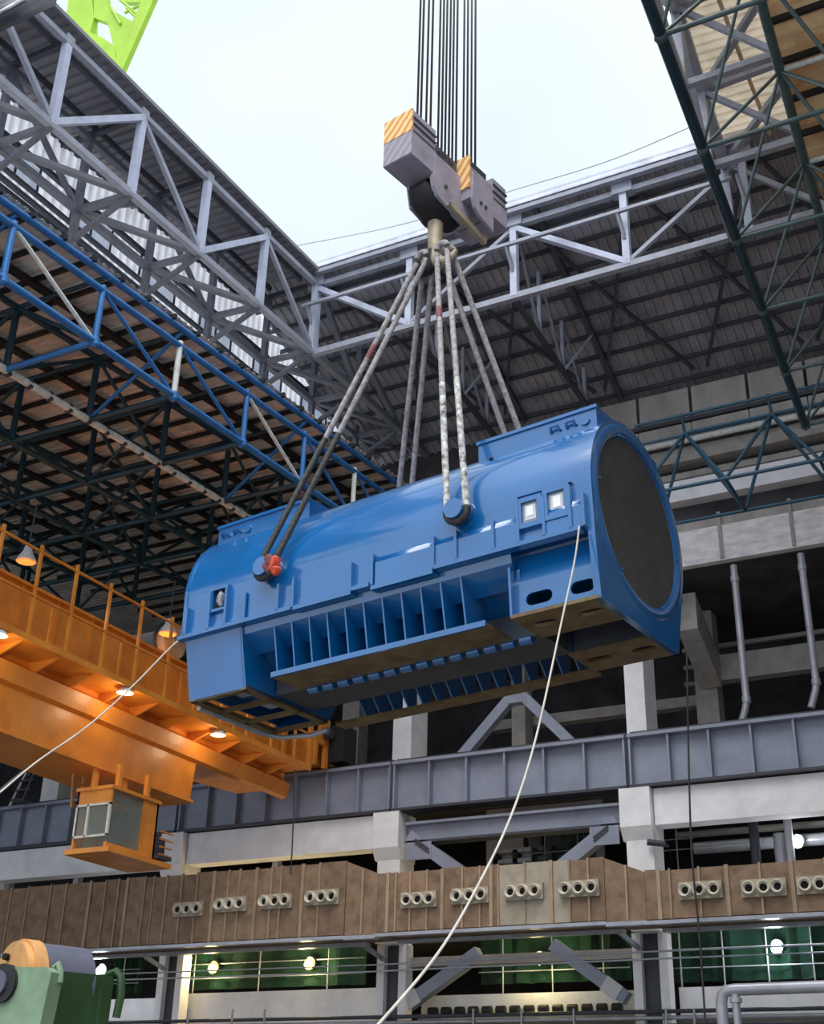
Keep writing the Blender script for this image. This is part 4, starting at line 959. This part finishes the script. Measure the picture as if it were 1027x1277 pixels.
# ================================================================== tag lines and wires
def ropeline(name, pts, r, m, label, cat='rope'):
    P = [at(a, c, y=y) for a, c, y in pts]; Q_ = []
    for i in range(len(P)-1):
        p0, p1, p2, p3 = P[max(i-1, 0)], P[i], P[i+1], P[min(i+2, len(P)-1)]
        for k in range(8):
            s = k/8; Q_.append(.5*((2*p1)+(p2-p0)*s+(2*p0-5*p1+4*p2-p3)*s*s+(3*p1-p0-3*p2+p3)*s**3))
    Q_.append(P[-1]); return solo(name, MB().tube(Q_, r, 8), m, label, cat)
ropeline('tag_line', [(722, 656, 19.75), (716, 700, 19.5), (700, 775, 19), (668, 920, 17.6), (636, 1020, 16.4), (590, 1115, 15), (545, 1190, 13.5), (472, 1277, 11.8), (440, 1305, 11)], .017, 'tag_rope', 'white tag line running from the stator foot to the bottom edge')
ropeline('tag_line', [(236, 788, 23.2), (212, 808, 22.6), (166, 855, 21.4), (110, 905, 20), (46, 950, 18.4), (0, 988, 17), (-20, 1002, 16.5)], .02, 'tag_rope', 'white tag line running left from the stator past the crane')
ropeline('overhead_wire', [(360, 308, 45), (500, 280, 45), (640, 237, 45), (760, 200, 45), (880, 150, 45), (960, 118, 45)], .03, 'galv', 'thin wire crossing the sky behind the hook block', 'wire')
ropeline('hanging_wire', [(856, 815, 36), (858, 930, 36), (862, 1060, 36), (872, 1170, 36), (880, 1290, 36)], .03, 'wire', 'thin dark wire hanging down at the right bay', 'wire')
ropeline('hanging_wire', [(368, 960, 36.2), (364, 1060, 36.2), (362, 1090, 36.2)], .025, 'wire', 'thin wire hanging from the orange crane end', 'wire')
# ================================================================== green machine at the bottom left
t = thing('turbine_casing', 'green machine casing with copper faced roller in the bottom left corner', 'machine', (-13, 14.6, FL))
e = 14.0
pa = [at(*p, y=e) for p in ((-30, 1206), (58, 1206), (64, 1212), (56, 1250), (45, 1300))]
part('front_plate', MB().prism([(p.x, p.z) for p in pa]+[(pa[-1].x, FL), (pa[0].x, FL)], XZ, e, e+.25), 'machine_pale', t)
rx = at(58, 1208, y=e+.25).x
part('body', MB().prism([(e+.25, FL), (e+.25, 1.98), (e+.4, 2.04), (15.65, 2.1), (15.7, 2.04), (15.65, FL)], YZ, pa[0].x, rx), 'machine_green', t)
part('body_rib', MB().box(rx, rx+.05, e+.5, e+.56, FL, 1.9), 'machine_green', t)
part('body_rib', MB().box(rx, rx+.05, 15.4, 15.46, FL, 1.9), 'machine_green', t)
c = at(40, 1222, y=e+.1)
c = at(12, 1224, y=e+.5); d_ = V((.62, 1.6, 0))
ro = part('roller_face', MB().tube([c, c+d_.normalized()*.12], .56, 28), 'copper', t); ro['label'] = 'copper coloured round end face'
part('roller_rim', MB().tube([c+d_.normalized()*.1, c+d_.normalized()*.3], .6, 28), 'copper', t)
part('roller_drum', MB().tube([c+d_.normalized()*.3, c+d_*.62], .57, 28), 'blue_grey', t)
for a in (.9, 2.0, -.1): part('bolt_hole', MB().tube([c+V((.38*math.cos(a), -.02, .38*math.sin(a))), c+V((.38*math.cos(a), .1, .38*math.sin(a)))], .05, 10), 'black_hole', t)
p = at(2, 1226, y=e-.04); part('bearing', MB().tube([(p.x, e-.06, p.z), (p.x, e+.05, p.z)], [.26, .26], 20), 'black_rubber', t); part('bearing_cap', MB().tube([(p.x-.05, e-.1, p.z), (p.x-.05, e-.02, p.z)], .17, 16), 'blue_grey', t)
q0 = at(68, 1207, y=e+.2); part('hose', MB().tube([q0, q0+V((.06, 0, .05)), q0+V((.12, 0, -.05)), q0+V((.13, 0, -.2))], .045, 8), 'machine_pale', t)
q0 = at(138, 1216, y=15.75); part('hose', MB().tube([q0+V((-.05, 0, 0)), q0+V((.1, 0, .05)), q0+V((.2, 0, -.03)), q0+V((.24, 0, -.25)), q0+V((.2, 0, -.6))], .06, 8), 'machine_green', t)
# ================================================================== foreground pipe at the bottom right
t = thing('grey_pipe', 'pale grey bent service pipe in the bottom right corner', 'pipe', (-7.9, 30, FL))
a = at(898, 1236, y=30); r = .13
part('pipe', MB().tube([(a.x, 30, FL), (a.x, 30, a.z-.25), (a.x+.04, 30, a.z-.08), (a.x+.12, 30, a.z), (a.x+.3, 30, a.z+.02), (1.5, 30, a.z+.1)], r, 14), 'galv', t)
b_ = at(917, 1245, y=30); part('branch', MB().tube([(b_.x, 30, FL), (b_.x, 30, a.z)], .09, 12), 'galv', t)
part('flange', MB().tube([(b_.x, 30, a.z-.25), (b_.x, 30, a.z-.15)], .14, 12), 'galv', t)
